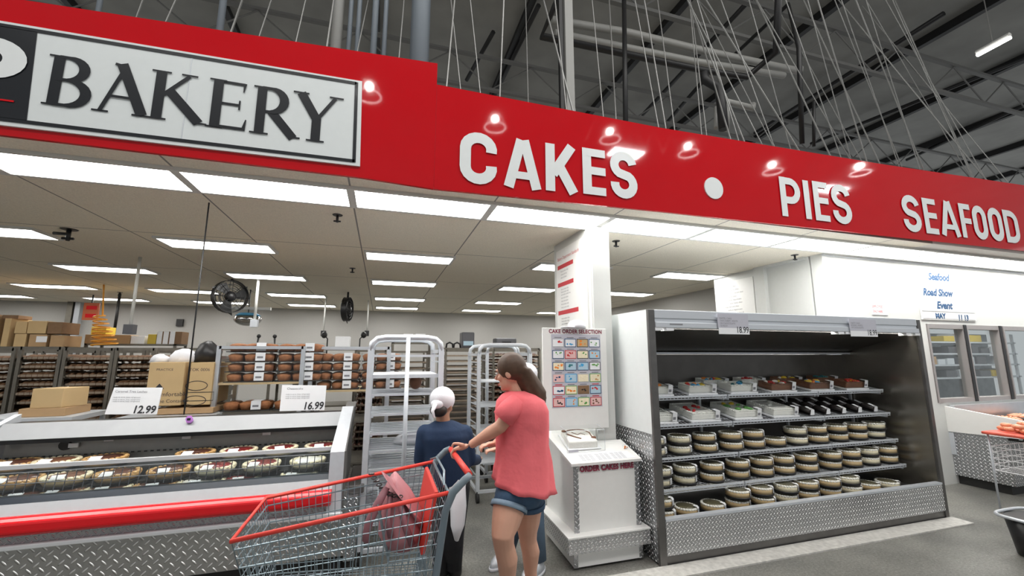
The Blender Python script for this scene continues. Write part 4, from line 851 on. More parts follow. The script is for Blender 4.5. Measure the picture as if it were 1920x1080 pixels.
# second poster on the seafood side wall
ps2 = thing('notice_poster', (5.14,4.95,2.3), 'white poster with grey fine print high on the seafood side wall', 'poster')
MB().box(5.185, 5.198, 4.78, 5.40, 1.9, 2.76).build('sheet', 'white', ps2)
for k in range(13): text('print', random.choice(['seafood department','keep cold and clean','rotate and date all','wash hands often']), (5.184, 5.34-(k % 3)*.05, 2.66-k*.052), .034, 'inkg', ps2, ax=axp)
# whiteboard sign, red notice
wb = thing('whiteboard_sign', (7.45,3.745,2.08), 'white board hand lettered Seafood Road Show Event in blue marker', 'sign')
w0, w1 = at(1722,560,3.745).x, at(1829,600,3.745).x
MB().box(w0, w1, 3.735, 3.748, 2.085, 2.80).build('board', 'white', wb)
def hand(s_, px, py, size, xs=1.0, sh=.25): p = at(px, py, 3.734); text('lettering', s_, p, size, 'inkb', wb, xs=xs, sh=sh, off=.0065)
hand('Seafood', 1741, 524, .135, 1.0); hand('Road Show', 1731, 553, .135, .98); hand('Event', 1757, 578, .135, 1.05)
hand('MAY', 1755, 597, .10, 1.0, 0); hand('11 13', 1797, 600, .10, 1.0, .1)
MB().box(w0+.02, w1-.02, 3.732, 3.735, 2.20, 2.206).box(w0+.02, w1-.02, 3.732, 3.735, 2.10, 2.106).build('ruled_line', 'inkgl', wb)
rn = thing('wall_notice', (6.2,3.745,2.1), 'small white notice with two red lines of writing on the seafood wall', 'sign')
p = at(1636,590,3.745); p2 = at(1663,572,3.745)
MB().box(p.x, p2.x, 3.742, 3.749, p.z, p2.z).build('card', 'paper', rn)
text('lettering', 'EMPLOYEES', (p.x+.01, 3.741, p.z+.09), .05, 'inkr', rn, xs=.75); text('lettering', 'ONLY HERE', (p.x+.01, 3.741, p.z+.03), .045, 'inkr', rn, xs=.75)
# ================================================================== SEAFOOD CORNER
SXX = 7.08
for i, (a, b) in enumerate(((1742,1805),(1815,1872),(1884,1960),(1975,2060))):
    xa = at(a, 680, 3.80).x; xb = at(b, 680, 3.80).x
    wd = MB().box(xa, xb, 3.80, 3.81, 1.0, 2.03); o = wd.build('window_%d' % (i+1), 'glass'); o['kind'] = 'structure'
    fr = MB().box(xa-.03, xa, 3.74, 3.84, 1.0, 2.03).box(xb, xb+.06, 3.74, 3.84, 1.0, 2.03).box(xa, xb, 3.74, 3.84, 1.0, 1.05).box(xa, xb, 3.74, 3.84, 1.97, 2.03)
    fr.build('window_frame', 'winframe', o)
    MB().box(xb+.015, xb+.075, 3.732, 3.74, 1.0, 2.03).build('window_mullion', 'blackp', o)
# things seen through and behind the windows
pr = thing('steel_shelf', (7.9, 5.6, 0), 'grey steel shelf unit seen through the seafood prep room windows', 'shelf')
for z in (1.15,1.4,1.62,1.85): MB().box(7.2, 13, 5.5, 5.9, z, z+.03).build('shelf_board', 'alumatt', pr)
for x in (7.2, 8.6, 10, 11.4, 12.9): MB().box(x, x+.04, 5.5, 5.54, 0, 2.05).build('post', 'alumatt', pr)
random.seed(21)
bins = {'bluep':'blue','yellowp':'yellow','alumatt':'metal','cloth':'white','card':'brown','greym':'dark grey'}; nb = {}
for zi, z in enumerate((1.88, 1.65, 1.43, 1.18)):
    x = 8.3
    while x < 12.5:
        c = random.choice(['greym','yellowp','alumatt','cloth','card','greym','alumatt','greym'] if zi else ['yellowp','bluep','alumatt','cloth','yellowp']); w_ = random.uniform(.2,.38)
        if random.random() < .8:
            nb[(zi,c)] = nb.get((zi,c), 0)+1
            tag(MB().box(x, x+w_, 5.52, 5.85, z+.001, z+random.uniform(.10,.17)).build('storage_bin', c, None, bevel=.01), '%s bin on the %s prep room shelf board, %s of its colour there' % (bins[c], ['top','upper middle','lower middle','lowest'][zi], nth[nb[(zi,c)]-1].replace('leftmost','first').replace(' from left','')), 'bin', 'bins in the seafood prep room')
        x += w_+random.uniform(.02,.12)
sc = thing('seafood_case', (SXX+.7, 3.4, 0), 'open seafood counter with white slanted side and tread plate base at the right edge', 'display case')
SX1 = 9.6
MB().prism([(SXX,3.87,.11),(SXX,3.21,.11),(SXX,3.21,.655),(SXX,3.87,.635)], (SX1-SXX,0,0)).build('tread_base', 'tread', sc)
MB().prism([(SXX-.015,3.87,.636),(SXX-.015,3.10,.66),(SXX-.015,3.0,.86),(SXX-.015,3.83,.965)], (.04,0,0)).build('white_side_panel', 'white', sc)
MB().box(SXX+.03, SX1, 3.02, 3.72, .62, .66).build('ice_deck', 'traydk', sc)
MB().prism([(SXX+.025,3.10,.64),(SXX+.025,3.0,.86),(SXX+.025,3.03,.86),(SXX+.025,3.13,.64)], (SX1-SXX,0,0)).build('front_panel', 'header', sc)
MB().box(SXX+.05, SX1, 3.68, 3.73, .66, .97).build('back_rail', 'alu', sc)
MB().box(SXX+.05, SX1, 3.27, 3.8, 0, .11).build('kick_plate', 'dark', sc)
MB().box(SXX-.012, SXX-.002, 3.70, 3.76, .36, .63).build('patch_plate', 'header', sc)
for k, (x, y, w_) in enumerate([(7.55,3.42,.20),(8.1,3.45,.22),(8.55,3.40,.2),(7.75,3.15,.18)]):
    z = .80 if k < 3 else .84
    t_ = thing('shrimp_tray', (x, y, z-.03), 'round dark tray of pink shrimp on the seafood counter, %s' % ['nearest its white side','second from its white side','third from its white side','at the front edge'][k], 'tray')
    MB().loft([((x,y,z-.14),w_*.9,w_*.9),((x,y,z-.03),w_,w_),((x,y,z),w_*1.05,w_*1.05),((x,y,z-.004),w_*.9,w_*.9)], 20).build('tray', 'traydk', t_)
    s_ = MB()
    for q_ in range(18): a = 2*PI*q_/18; s_.tube([(x+w_*.75*math.cos(a), y+w_*.75*math.sin(a), z+.012),(x+w_*.5*math.cos(a+.2), y+w_*.5*math.sin(a+.2), z+.035),(x+w_*.32*math.cos(a+.1), y+w_*.32*math.sin(a+.1), z+.02)], [.02,.018,.008], 6)
    o = s_.build('shrimp', 'shrimp', t_); o['kind'] = 'stuff'
    MB().ball((x,y,z+.02),(w_*.25,w_*.25,.03),10,6).build('sauce_cup', 'shrimpw' if k % 2 else 'shrimp', t_)
# red tray with shrimp held above a white wire stand in front of the counter
rt = thing('promotion_stand', (7.55, 2.75, 0), 'white wire basket stand with a coral red rimmed top at the right edge', 'stand')
rx, ry = at(1908,812,2.85).x, 2.85
MB().box(rx-.30, rx+.5, ry-.25, ry+.15, .785, .815).build('red_top', 'redtray', rt, bevel=.01)
wb_ = MB()
for k in range(9):
    x = rx-.22+k*.08; wb_.tube([(x,ry-.22,.42),(x,ry-.22,.66)], .004, 4); wb_.tube([(x,ry+.12,.42),(x,ry+.12,.66)], .004, 4); wb_.tube([(x,ry-.22,.42),(x,ry+.12,.42)], .004, 4)
for z in (.42,.48,.54,.60,.66): wb_.tube([(rx-.25,ry-.22,z),(rx+.45,ry-.22,z),(rx+.45,ry+.12,z),(rx-.25,ry+.12,z)], .004, 4, True)
wb_.build('wire_basket', 'paper', rt)
for sx in (-.25,.45):
    for sy in (-.22,.12): MB().tube([(rx+sx,ry+sy,0),(rx+sx,ry+sy,.79)], .010, 6).build('leg', 'header', rt)
h_ = MB()
random.seed(4)
for q_ in range(40): h_.ball((rx-.18+random.uniform(0,.5), ry-.05+random.uniform(-.14,.14), .835+random.uniform(0,.05)), (.045,.03,.025), 7, 5, Matrix.Rotation(random.uniform(0,3),3,'Z'))
tag(h_.build('shrimp_heap', 'shrimp'), 'heap of pink and white shrimp on the red topped stand', 'shrimp', kind='stuff')

# ================================================================== BAKERY BACKGROUND
def rack(px0, px1, ptop, Y, dep, m, lab, n=14, zlo=.25, arch=False, r_=.014, X=None, ztop=None):
    x0, x1 = (at(px0, 700, Y).x, at(px1, 700, Y).x) if X is None else X
    zt2 = at((px0+px1)/2, ptop, Y).z if ztop is None else ztop
    o = thing('bakery_rack', ((x0+x1)/2, Y+dep/2, 0), lab, 'rack')
    for xx in (x0, x1):
        for yy in (Y, Y+dep): MB().box(xx-r_, xx+r_, yy-r_, yy+r_, .12, zt2-(.10 if arch else 0)).build('post', m, o)
    for yy in (Y, Y+dep):
        if arch: MB().tube([(x0,yy,zt2-.11),(x0+.01,yy,zt2-.05),(x0+.05,yy,zt2-.012),(x0+.12,yy,zt2),(x1-.12,yy,zt2),(x1-.05,yy,zt2-.012),(x1-.01,yy,zt2-.05),(x1,yy,zt2-.11)], r_*1.1, 8).build('top_arch', m, o)
        else: MB().box(x0, x1, yy-r_, yy+r_, zt2-.03, zt2).build('top_rail', m, o)
    for xx in (x0, x1): MB().box(xx-r_, xx+r_, Y, Y+dep, zt2-.13, zt2-.10).build('top_rail', m, o)
    L = MB()
    for k in range(n):
        z = zlo+(zt2-.2-zlo)*k/(n-1)
        for xx in (x0+.018, x1-.018): L.box(xx-.006, xx+.006, Y, Y+dep, z-.012, z)
    g = L.build('runner_ledges', m, o); g['kind'] = 'stuff'
    bs = MB()
    for yy in (Y, Y+dep): bs.box(x0, x1, yy-.015, yy+.015, .10, .13)
    for xx in (x0, x1): bs.box(xx-.015, xx+.015, Y, Y+dep, .10, .13)
    bs.build('base_frame', m, o)
    for xx in (x0, x1):
        for yy in (Y, Y+dep):
            MB().loft([((xx-.015,yy,.05),.05,.05,0,Matrix.Rotation(PI/2,3,'Y')),((xx+.015,yy,.05),.05,.05,0,Matrix.Rotation(PI/2,3,'Y'))], 12).tube([(xx,yy,.05),(xx,yy,.12)], .012, 6).build('caster', 'rubber', o)
    return o, x0, x1, zt2
TIERS = ['topmost','second from top','third from top']+['%s from top' % q for q in ('fourth','fifth','sixth','seventh','eighth','ninth','tenth','eleventh','twelfth','thirteenth','fourteenth','fifteenth','sixteenth','seventeenth','eighteenth')]
def pans(x0, x1, Y, dep, zlo, zhi, n, lab, grp, fill=None, m='pan'):
    pr_ = None
    for k in range(n):
        z = zlo+(zhi-zlo)*k/(n-1); lab_ = '%s, %s' % (lab, TIERS[n-1-k])
        if pr_ is None:
            pr_ = thing('sheet_pan', (0,0,0), lab_, 'baking tray', grp); w_ = (x1-x0)-.05
            MB().box(0, w_, 0, dep, 0, .004).box(0, w_, -.006, 0, 0, .022).box(0, w_, dep, dep+.006, 0, .022).box(-.006, 0, 0, dep, 0, .022).box(w_, w_+.006, 0, dep, 0, .022).build('pan', m, pr_)
            if fill:
                b = MB()
                for i in range(6):
                    for j in range(3): b.ball((w_*(i+.5)/6, dep*(j+.4)/3, .012), (w_*.085, dep*.16, .034), 7, 5)
                b.build('baked_goods', fill, pr_)
            pr_.location = (x0+.025, Y, z)
        else: copy_tree(pr_, (x0+.025+random.uniform(-.01,.01), Y+random.uniform(-.02,.03), z), lab_)
random.seed(12)
Yr = 5.35
specs = [(-75,20,652,'rackdk','leftmost'),(32,108,650,'rackdk','second from left'),(117,206,652,'rackdk','third from left'),(214,285,652,'rackdk','fourth from left, left of the big box')]
for a, b, t, m_, w_ in specs:
    o, x0, x1, zt2 = rack(a, b, t, Yr, .6, m_, 'worn dark bakery rack full of trays, %s' % w_, 16)
    pans(x0, x1, Yr, .58, .3, zt2-.12, 16, 'sheet pan in the %s dark rack' % w_.split(',')[0], 'pans in the dark rack, %s' % w_, 'bread')
for a, b, w_ in ((-40,60,'leftmost'),(75,175,'middle'),(190,290,'rightmost')):  # dark backing added so the bright back wall does not show through gaps
    o, x0, x1, zt2 = rack(a, b, 657, 6.5, .6, 'rackdk', 'dark rack added as backing behind the tray racks, %s' % w_, 14)
    pans(x0, x1, 6.5, .58, .3, zt2-.12, 14, 'sheet pan in the %s added backing rack' % w_, 'pans in the %s added backing rack' % w_, 'bread')
# racks with muffin packs
def muffin_pack():
    r = thing('muffin_pack', (0,0,0), '', 'muffins')
    MB().box(0, .44, 0, .30, 0, .008).build('tray', 'dark', r)
    b = MB()
    for i in range(3):
        for j in range(2):
            c = (.075+i*.145, .08+j*.14); b.loft([((c[0],c[1],.008),.058,.055),((c[0],c[1],.045),.067,.064),((c[0],c[1],.068),.074,.070),((c[0],c[1],.085),.05,.05),((c[0],c[1],.092),.012,.012)], 12)
    b.build('muffins', 'muffin', r)
    l = MB(); x0,x1,y0,y1,z0,z1 = -.004,.444,-.004,.304,.006,.098
    l.face([(x0,y0,z0),(x1,y0,z0),(x1,y0,z1),(x0,y0,z1)]).face([(x0,y0,z1),(x1,y0,z1),(x1,y1,z1),(x0,y1,z1)]).face([(x0,y0,z0),(x0,y0,z1),(x0,y1,z1),(x0,y1,z0)]).face([(x1,y0,z0),(x1,y1,z0),(x1,y1,z1),(x1,y0,z1)])
    l.build('clear_lid', 'plex', r)
    lb = MB().face([(.27,-.006,.015),(.36,-.006,.015),(.36,-.006,.099),(.27,-.006,.099)]).face([(.27,-.006,.099),(.36,-.006,.099),(.36,.12,.1),(.27,.12,.1)]); L_ = lb.build('label', 'paper', r)
    MB().face([(.285,-.007,.04),(.34,-.007,.04),(.34,-.007,.06),(.285,-.007,.06)]).build('print', 'inkg', L_)
    return r
mp = None
def put_pack(x, y, z, lab, grp):
    global mp
    if mp is None: mp = muffin_pack(); mp.location = (x,y,z); mp['label'] = lab; mp['group'] = grp
    else: copy_tree(mp, (x,y,z), lab, group=grp)
for a, b, t, y_, sh_, w_, nm in ((407,566,649,4.95,717,'left muffin rack','left of the 16.99 sign'),(583,728,650,5.05,731,'right muffin rack','behind the 16.99 sign')):
    o, x0, x1, zt2 = rack(a, b, t, y_, .62, 'alu', 'aluminium rack stacked with muffin packs, %s' % nm, 3, r_=.02)
    zs = at((a+b)/2, sh_, y_).z
    MB().box(x0-.01, x1+.02, y_, y_+.6, zs-.02, zs).build('shelf_board', 'woodedge', o)
    zs2 = at((a+b)/2, 771 if a < 500 else 790, y_).z
    MB().box(x0-.01, x1+.02, y_, y_+.6, zs2-.02, zs2).build('shelf_board', 'rackdk', o)
    MB().box(x0-.01, x1+.02, y_, y_+.6, zs2-.45, zs2-.43).build('shelf_board', 'rackdk', o)
    for c_ in range(2):
        for k in range(4): put_pack(x0+.05+c_*.46, y_+.02+random.uniform(0,.015), zs+.001+k*.101, 'clear pack of brown muffins, %s column, %s layer in the %s' % (['left','right'][c_], ['bottom','second','third','top'][k], w_), 'muffin packs on the '+w_)
    if a < 500:
        for c_ in range(2): put_pack(x0+.05+c_*.46, y_+.02, zs2+.001, 'clear pack of brown muffins, %s one on the lower shelf of the left rack' % ['left','right'][c_], 'muffin packs on the '+w_)
# stacks of empty clear shells right of the packs
for (px, y_, h_) in ((572,5.65,1.7),(398,5.7,1.6)):
    x = at(px,700,y_).x; o = thing('shell_stack', (x, y_, 0), 'tall stack of nested empty clear shells behind the muffin racks, %s' % ('right' if px > 500 else 'left'), 'stack'); mb = MB()
    for k in range(16): mb.box(x-.15, x+.15, y_, y_+.3, .0+k*.1, .0+k*.1+.05).box(x-.13, x+.13, y_+.02, y_+.28, .05+k*.1, .1+k*.1)
    mb.build('shells', 'rackdk', o)
# dark racks behind
o, x0, x1, zt2 = rack(835,905,655,5.9,.6,'rackdk','worn bakery rack of light trays behind the woman',18); pans(x0, x1, 5.9, .58, .3, zt2-.1, 18, 'pale sheet pan in the rack behind the woman', 'pans in the rack behind the woman', None)
o, x0, x1, zt2 = rack(925,1012,655,6.1,.6,'rackdk','dark bakery rack left of the selection board',16); pans(x0, x1, 6.1, .58, .3, zt2-.1, 16, 'brown sheet pan in the rack left of the selection board', 'pans left of the selection board', 'brownnut')
o, x0, x1, zt2 = rack(700,800,658,7.2,.6,'rackdk','dark rack far behind the empty aluminium rack',14); pans(x0, x1, 7.2, .58, .3, zt2-.1, 14, 'sheet pan in the far rack behind the aluminium rack', 'pans in the far rack')
o, x0, x1, zt2 = rack(665,722,655,5.9,.6,'rackdk','dark rack of brown loaves between the muffin rack and the aluminium rack',14); pans(x0, x1, 5.9, .58, .3, zt2-.3, 14, 'pan of loaves between muffin rack and aluminium rack', 'pans beside the aluminium rack', 'brownnut')
# empty aluminium rack, front
o, x0, x1, zt2 = rack(0,0,0,3.72,.62,'alumatt','empty light aluminium rack with arched top behind the cart',3,arch=True,r_=.022,X=(-.085,.50),ztop=1.765)
MB().tube([(.215,3.70,.12),(.215,3.70,zt2)], .018, 8).build('centre_post', 'alumatt', o)
for k, z in enumerate([1.60,1.425,1.28,1.12,.97,.83,.69,.55,.41,.28]):
    m2 = MB(); n_ = 1 if k == 1 else 7
    if k == 0: m2.box(-.06,.48,3.72,3.74,z,z+.02)
    elif n_ == 1: m2.box(-.06,.48,3.73,4.33,z,z+.03)
    else:
        for q_ in range(n_): m2.box(-.06,.48,3.74+q_*.09,3.765+q_*.09,z,z+.018)
        m2.box(-.06,-.04,3.74,4.32,z-.012,z).box(.46,.48,3.74,4.32,z-.012,z)
    m2.build('slatted_shelf', 'alumatt', o)
tag(MB().ball((.31,4.0,1.37),(.055,.055,.06),12,8).build('brown_jar', 'choc'), 'small brown round jar on a shelf of the aluminium rack', 'jar')
t_ = thing('bread_bag', (.30,3.98,.85), 'white bag of rolls lying low inside the aluminium rack', 'bag')
MB().loft([((.14,3.97,.875),.02,.03,0,Matrix.Rotation(PI/2,3,'Y')),((.2,3.97,.89),.05,.09,0,Matrix.Rotation(PI/2,3,'Y')),((.36,3.97,.895),.055,.10,0,Matrix.Rotation(PI/2,3,'Y')),((.46,3.97,.88),.03,.05,0,Matrix.Rotation(PI/2,3,'Y'))], 14).build('bag', 'cloth', t_)
# aluminium rack behind the woman
o, x0, x1, zt2 = rack(0,0,0,4.85,.55,'alumatt','light aluminium rack with arched top behind the woman',10,arch=True,r_=.020,X=(1.09,1.72),ztop=1.735)
for z in (1.30,1.02,.74,.40): MB().box(1.11,1.70,4.87,5.38,z,z+.012).build('shelf_board', 'alumatt', o)
o, x0, x1, zt2 = rack(0,0,0,5.55,.45,'alumatt','light aluminium rack half hidden behind the other arched rack',8,arch=True,r_=.018,X=(1.36,1.95),ztop=1.75)
# cardboard boxes
def carton(name, pxs, Y, dep, m, lab, marks=None, rot=0):
    (xa, yb), (xb, ya) = pxs; a = at(xa, yb, Y); b = at(xb, ya, Y)
    o = thing(name, ((a.x+b.x)/2, Y, a.z), lab, 'box')
    MB().box(a.x, b.x, Y, Y+dep, a.z, b.z).build('carton', m, o, bevel=.004)
    MB().box(a.x, b.x, Y+dep*.47, Y+dep*.53, b.z-.001, b.z+.001).build('tape', 'card2', o)
    return o, a, b
# big box
o, a, b = carton('cardboard_box', ((270,762),(348,679)), 4.9, .5, 'card2', 'large tan cardboard box with black print, left one beside the muffin rack')
text('print', 'PRACTICE', (a.x+.06, 4.899, b.z-.08), .03, 'ink', o); text('print', 'Comfortable', (a.x+.05, 4.899, b.z-.32), .055, 'ink', o); text('print', 'Dome Container', (a.x+.04, 4.899, b.z-.38), .045, 'ink', o)
MB().prism([(a.x+.06,4.899,b.z-.25),(a.x+.14,4.899,b.z-.25),(a.x+.10,4.899,b.z-.20)],(0,-.001,0)).build('print_mark', 'ink', o)
o, a, b = carton('cardboard_box', ((349,760),(402,680)), 4.9, .5, 'card2', 'large tan cardboard box with oval lid drawings, right one beside the muffin rack')
text('print', 'TOK 0006', (b.x-.03, 4.899, b.z-.08), .04, 'ink', o, align='RIGHT')
for z in (.22,.36): MB().tube([((a.x+b.x)/2-.03+.09*math.cos(t*PI/10),4.898,b.z-z+.045*math.sin(t*PI/10)) for t in range(20)], .003, 4, True).build('print_mark', 'ink', o)
cx_ = (a.x+b.x)/2
MB().tube([(cx_-.10,4.898,a.z+.04),(cx_+.12,4.898,a.z+.04),(cx_+.12,4.898,a.z+.12),(cx_-.10,4.898,a.z+.12)], .003, 4, True).build('print_mark', 'ink', o)
p0 = at(270,766,4.88); tb = thing('work_table', (p0.x+.4, 5.1, 0), 'low stainless work table under the large cardboard boxes', 'table')
xa_, xb_ = at(215,766,4.75).x, at(404,766,4.75).x
zt4 = at(300,768,4.85).z-.02
carton('cardboard_box', ((292,778),(400,764)), 4.87, .52, 'card', 'flat brown carton under the two large boxes')
zl = at(292,779,4.87).z
MB().box(xa_, xb_, 4.75, 5.32, zl-.04, zl-.001).build('table_top', 'alumatt', tb)
for sx in (xa_+.04, xb_-.06):
    for sy in (4.78, 5.28): MB().box(sx, sx+.03, sy, sy+.03, 0, zl-.04).build('leg', 'alumatt', tb)
# small carton on flat carton, left
a = at(55,766,4.72); b = at(120,728,4.72)
o = thing('cardboard_box', ((a.x+b.x)/2, 4.72, a.z), 'small tan cardboard box on top of a flat carton at the left', 'box')
MB().hexa([(a.x,4.72,a.z),(b.x,4.72,a.z),(b.x+.06,4.95,a.z),(a.x+.06,4.95,a.z),(a.x,4.72,b.z),(b.x,4.72,b.z),(b.x+.06,4.95,b.z),(a.x+.06,4.95,b.z)]).build('carton', 'card2', o, bevel=.004)
a2 = at(32,783,4.7); b2 = at(122,767,4.7)
o = thing('cardboard_box', ((a2.x+b2.x)/2, 4.7, a2.z), 'flat tan carton under the small box at the left', 'box')
MB().box(a2.x, b2.x, 4.7, 5.05, a2.z, a.z-.001).build('carton', 'card', o, bevel=.004)
tb = thing('work_table', (a2.x+.3, 4.9, 0), 'low stainless work table under the small stacked boxes at the left', 'table')
MB().box(a2.x-.3, b2.x+.1, 4.62, 5.15, a2.z-.04, a2.z-.001).build('table_top', 'alumatt', tb)
for sx in (a2.x-.27, b2.x+.05):
    for sy in (4.65, 5.1): MB().box(sx, sx+.03, sy, sy+.03, 0, a2.z-.04).build('leg', 'alumatt', tb)
# plastic bags above the large box
zb0 = at(330,679,5.1).z
for (px, py, w_, m_, lab) in ((345,668,.13,'cloth','crumpled white plastic bag on top of the large cardboard box'),(388,662,.12,'blackp','black bag on top of the large cardboard box, beside the rack post'),(300,672,.08,'cloth','small white bag at the left on top of the large box')):
    p = at(px, 678, 5.15); h_ = (678-py)*.0135
    MBx = MB().loft([((p.x,5.15,zb0),w_,.10),((p.x+.01,5.15,zb0+h_*.5),w_*.95,.09),((p.x-.01,5.15,zb0+h_*.85),w_*.5,.06),((p.x,5.15,zb0+h_),.02,.02)], 14, wob=.3, wn=4)
    tag(MBx.build('plastic_bag', m_), lab, 'bag')
# far shelves with boxes and equipment
def far_shelf(px0, px1, py, Y, dep, lab, m='rackdk'):
    a = at(px0, py, Y); b = at(px1, py, Y); z = a.z; o = thing('shelf_unit', ((a.x+b.x)/2, Y+dep/2, 0), lab, 'shelf')
    for zz in (z, z-.5, z-1.0, z-1.4): 
        if zz > .1: MB().box(a.x, b.x, Y, Y+dep, zz-.03, zz).build('shelf_board', m, o)
    n = max(2, int((b.x-a.x)/1.6)+1)
    for k in range(n):
        x = a.x+(b.x-a.x-.04)*k/(n-1); MB().box(x, x+.04, Y, Y+.04, 0, z).box(x, x+.04, Y+dep-.04, Y+dep, 0, z).build('post', m, o)
    return z
ZL = far_shelf(-140, 125, 649, 9.0, .8, 'tall steel shelving under the stacked cartons at far left')
random.seed(9)
def fbox(px0, px1, py0, py1, Y, m, lab, zb_=None, name='cardboard_box', cat='box', dep=.45):
    a = at(px0, py0 or py1, Y); b = at(px1, py1, Y); z0_ = a.z if zb_ is None else zb_
    return tag(MB().box(a.x, b.x, Y, Y+dep, z0_, b.z).build(name, m, None, bevel=.004), lab, cat)
fbox(-60,-2,649,590,9.1,'card','tall cardboard carton at the left frame edge on the far shelving',ZL)
fbox(0,22,649,597,9.1,'card2','tall narrow tan carton, second on the far left shelving',ZL)
z1 = at(30,625,9.1).z
fbox(24,50,649,626,9.1,'card2','lower small tan carton beside the tall narrow carton',ZL); fbox(30,52,0,603,9.1,'card2','upper small tan carton beside the tall narrow carton',z1)
bxl = fbox(52,89,649,627,9.1,'card','lower wide carton with a white label on the far left shelving',ZL); fbox(54,89,0,602,9.1,'card2','upper wide tan carton on the far left shelving',z1)
fbox(92,121,649,629,9.1,'card','lower carton with blue tape at the right end of far left shelving',ZL); fbox(91,118,0,604,9.1,'cardd','dark brown carton at the right end, top layer of far left shelving',z1)
fbox(5,35,0,591,9.15,'cardd','dark carton lying on top of the narrow carton at far left',at(10,597,9.1).z,dep=.3)
p = at(78,636,9.095); MB().box(p.x-.07,p.x+.07,9.092,9.098,p.z-.05,p.z+.05).build('shipping_label','paper',bxl)
ZM = far_shelf(158, 330, 644, 9.6, .5, 'steel shelf with low cartons on the back wall behind the hanging cords')
for (a_, b_, t_, m_, l_) in ((160,245,628,'card','long low brown carton'),(172,200,613,'icing_yellow','yellow brown carton'),(278,294,627,'yellowp','small yellow box'),(246,272,630,'paper','small white printed box'),(295,342,622,'cardd','brown carton with white stripes')):
    zz = ZM if t_ > 615 else at(180,628,9.65).z
    bq = fbox(a_,b_,0,t_,9.65,m_,l_+' on the back shelf behind the hanging cords',zz,dep=.3)
bst = bq
for k in range(3): p = at(300+k*12,634,9.645); MB().box(p.x-.05,p.x+.03,9.642,9.647,p.z-.13,p.z+.13).build('white_label','paper',bst)
ZR = far_shelf(285, 705, 652, 8.3, .7, 'long steel shelf line behind the muffin racks')
ZR2 = far_shelf(828, 1012, 652, 8.6, .6, 'steel shelf with scales behind the woman')
def fit(px0, px1, pt, Y, z, m, lab, name, cat, dep=.3): return fbox(px0, px1, 0, pt, Y, m, lab, z, name, cat, dep)
fit(629,656,631,8.4,ZR,'paper','stack of white foam containers on the far shelf','foam_container_stack','container')
fit(757,775,626,8.5,at(757,641,8.5).z,'paper','left of two white tubs above the aluminium rack','white_tub','tub'); fit(779,798,626,8.5,at(757,641,8.5).z,'paper','right of two white tubs above the aluminium rack','white_tub','tub')
far_shelf(735,812,641,8.45,.5,'short steel shelf holding two white tubs')
mx_ = thing('coffee_machine', (at(875,640,8.7).x,8.7,ZR2), 'dark grey machine with two white lit dials on the far shelf', 'machine')
a, b = at(866,650,8.7), at(890,623,8.7); MB().box(a.x,b.x,8.7,9.0,ZR2,b.z).build('body','greym',mx_,bevel=.02); MB().box(a.x+.03,b.x-.03,8.68,8.7,ZR2+.05,ZR2+.14).build('dial_panel','bluepaper',mx_)
sc2 = thing('kitchen_scale', (at(950,640,8.7).x,8.7,ZR2), 'dark boxy machine on the far shelf left of the selection board', 'machine')
a, b = at(930,650,8.7), at(969,634,8.7); MB().box(a.x,b.x,8.7,9.0,ZR2,b.z).build('body','greym',sc2,bevel=.03); MB().box((a.x+b.x)/2-.1,(a.x+b.x)/2+.1,8.68,8.7,ZR2+.04,ZR2+.14).build('screen','blackp',sc2)
for (px, l_) in ((843,'left of two black handles'),(857,'right of two black handles')): p = at(px,649,8.7); tag(MB().tube([(p.x-.07,8.7,ZR2),(p.x-.06,8.7,ZR2+.08),(p.x,8.7,ZR2+.11),(p.x+.06,8.7,ZR2+.08),(p.x+.07,8.7,ZR2)],.02,6).build('napkin_holder','blackp'), l_.replace('handles','holders')+' on the far shelf beside the machine','holder')
hk = thing('wall_hooks', (at(497,640,8.3).x,8.3,ZR), 'black two-armed bracket standing on the far shelf', 'bracket')
p = at(498,650,8.4); MB().tube([(p.x-.12,8.4,ZR+.2),(p.x-.14,8.4,ZR+.03),(p.x+.14,8.4,ZR+.03),(p.x+.13,8.4,ZR+.2)],.018,6).build('arm','blackp',hk)
for sx in (-.12,.13): MB().ball((p.x+sx,8.4,ZR+.21),.035,8,6).build('knob','blackp',hk)
for (px, py) in ((608,628),(682,628)): 
    p = at(px, py, 9.4); q_ = at(px-8 if px > 650 else px+5, 652, 9.4)
    tag(MB().ball(p,(.06,.05,.07),8,6).tube([p,(q_.x,9.4,(p.z+q_.z)/2+.05),(q_.x,9.4,q_.z-.2)],.014,6).build('black_cable','blackp'), 'black plug and drooping cable under the %s conduit drop' % ('left' if px < 650 else 'right'), 'cable')
tag(MB().box(*(lambda p: (p.x-.07,p.x+.07,12.68,12.75,p.z-.09,p.z+.09))(at(337,605,12.7))).build('wall_switch','blackp'), 'small black switch box on the back wall', 'switch')
# exit sign, coiled hose, conduit on the back wall
p = at(171,584,11.0); ex = thing('exit_sign', (p.x,11,p.z), 'red orange hanging sign above the coiled yellow hose', 'sign')
MB().box(p.x-.14,p.x+.12,11,11.04,p.z-.18,p.z+.18).build('sign_panel','exit',ex); MB().box(p.x-.02,p.x+.0,11,11.02,p.z+.18,CZ).build('hanger','blackp',ex)
for z in (.08,-.09): MB().box(p.x-.09,p.x+.09,10.995,11,p.z+z-.04,p.z+z+.04).build('sign_mark','redrail',ex)
h0 = at(186,590,9.3); h1 = at(197,648,9.3)
pts = []
for k in range(80): t = k/79; pts.append((h0.x+(h1.x-h0.x)*t+.13*(.5+t)*math.sin(k*.62), 9.3+.1*math.cos(k*.62), h0.z+(h1.z-h0.z)*t))
tag(MB().tube([(h0.x,9.3,CZ)]+pts, .014, 5).build('coiled_hose','orange'), 'coiled orange air hose hanging from the ceiling', 'hose')
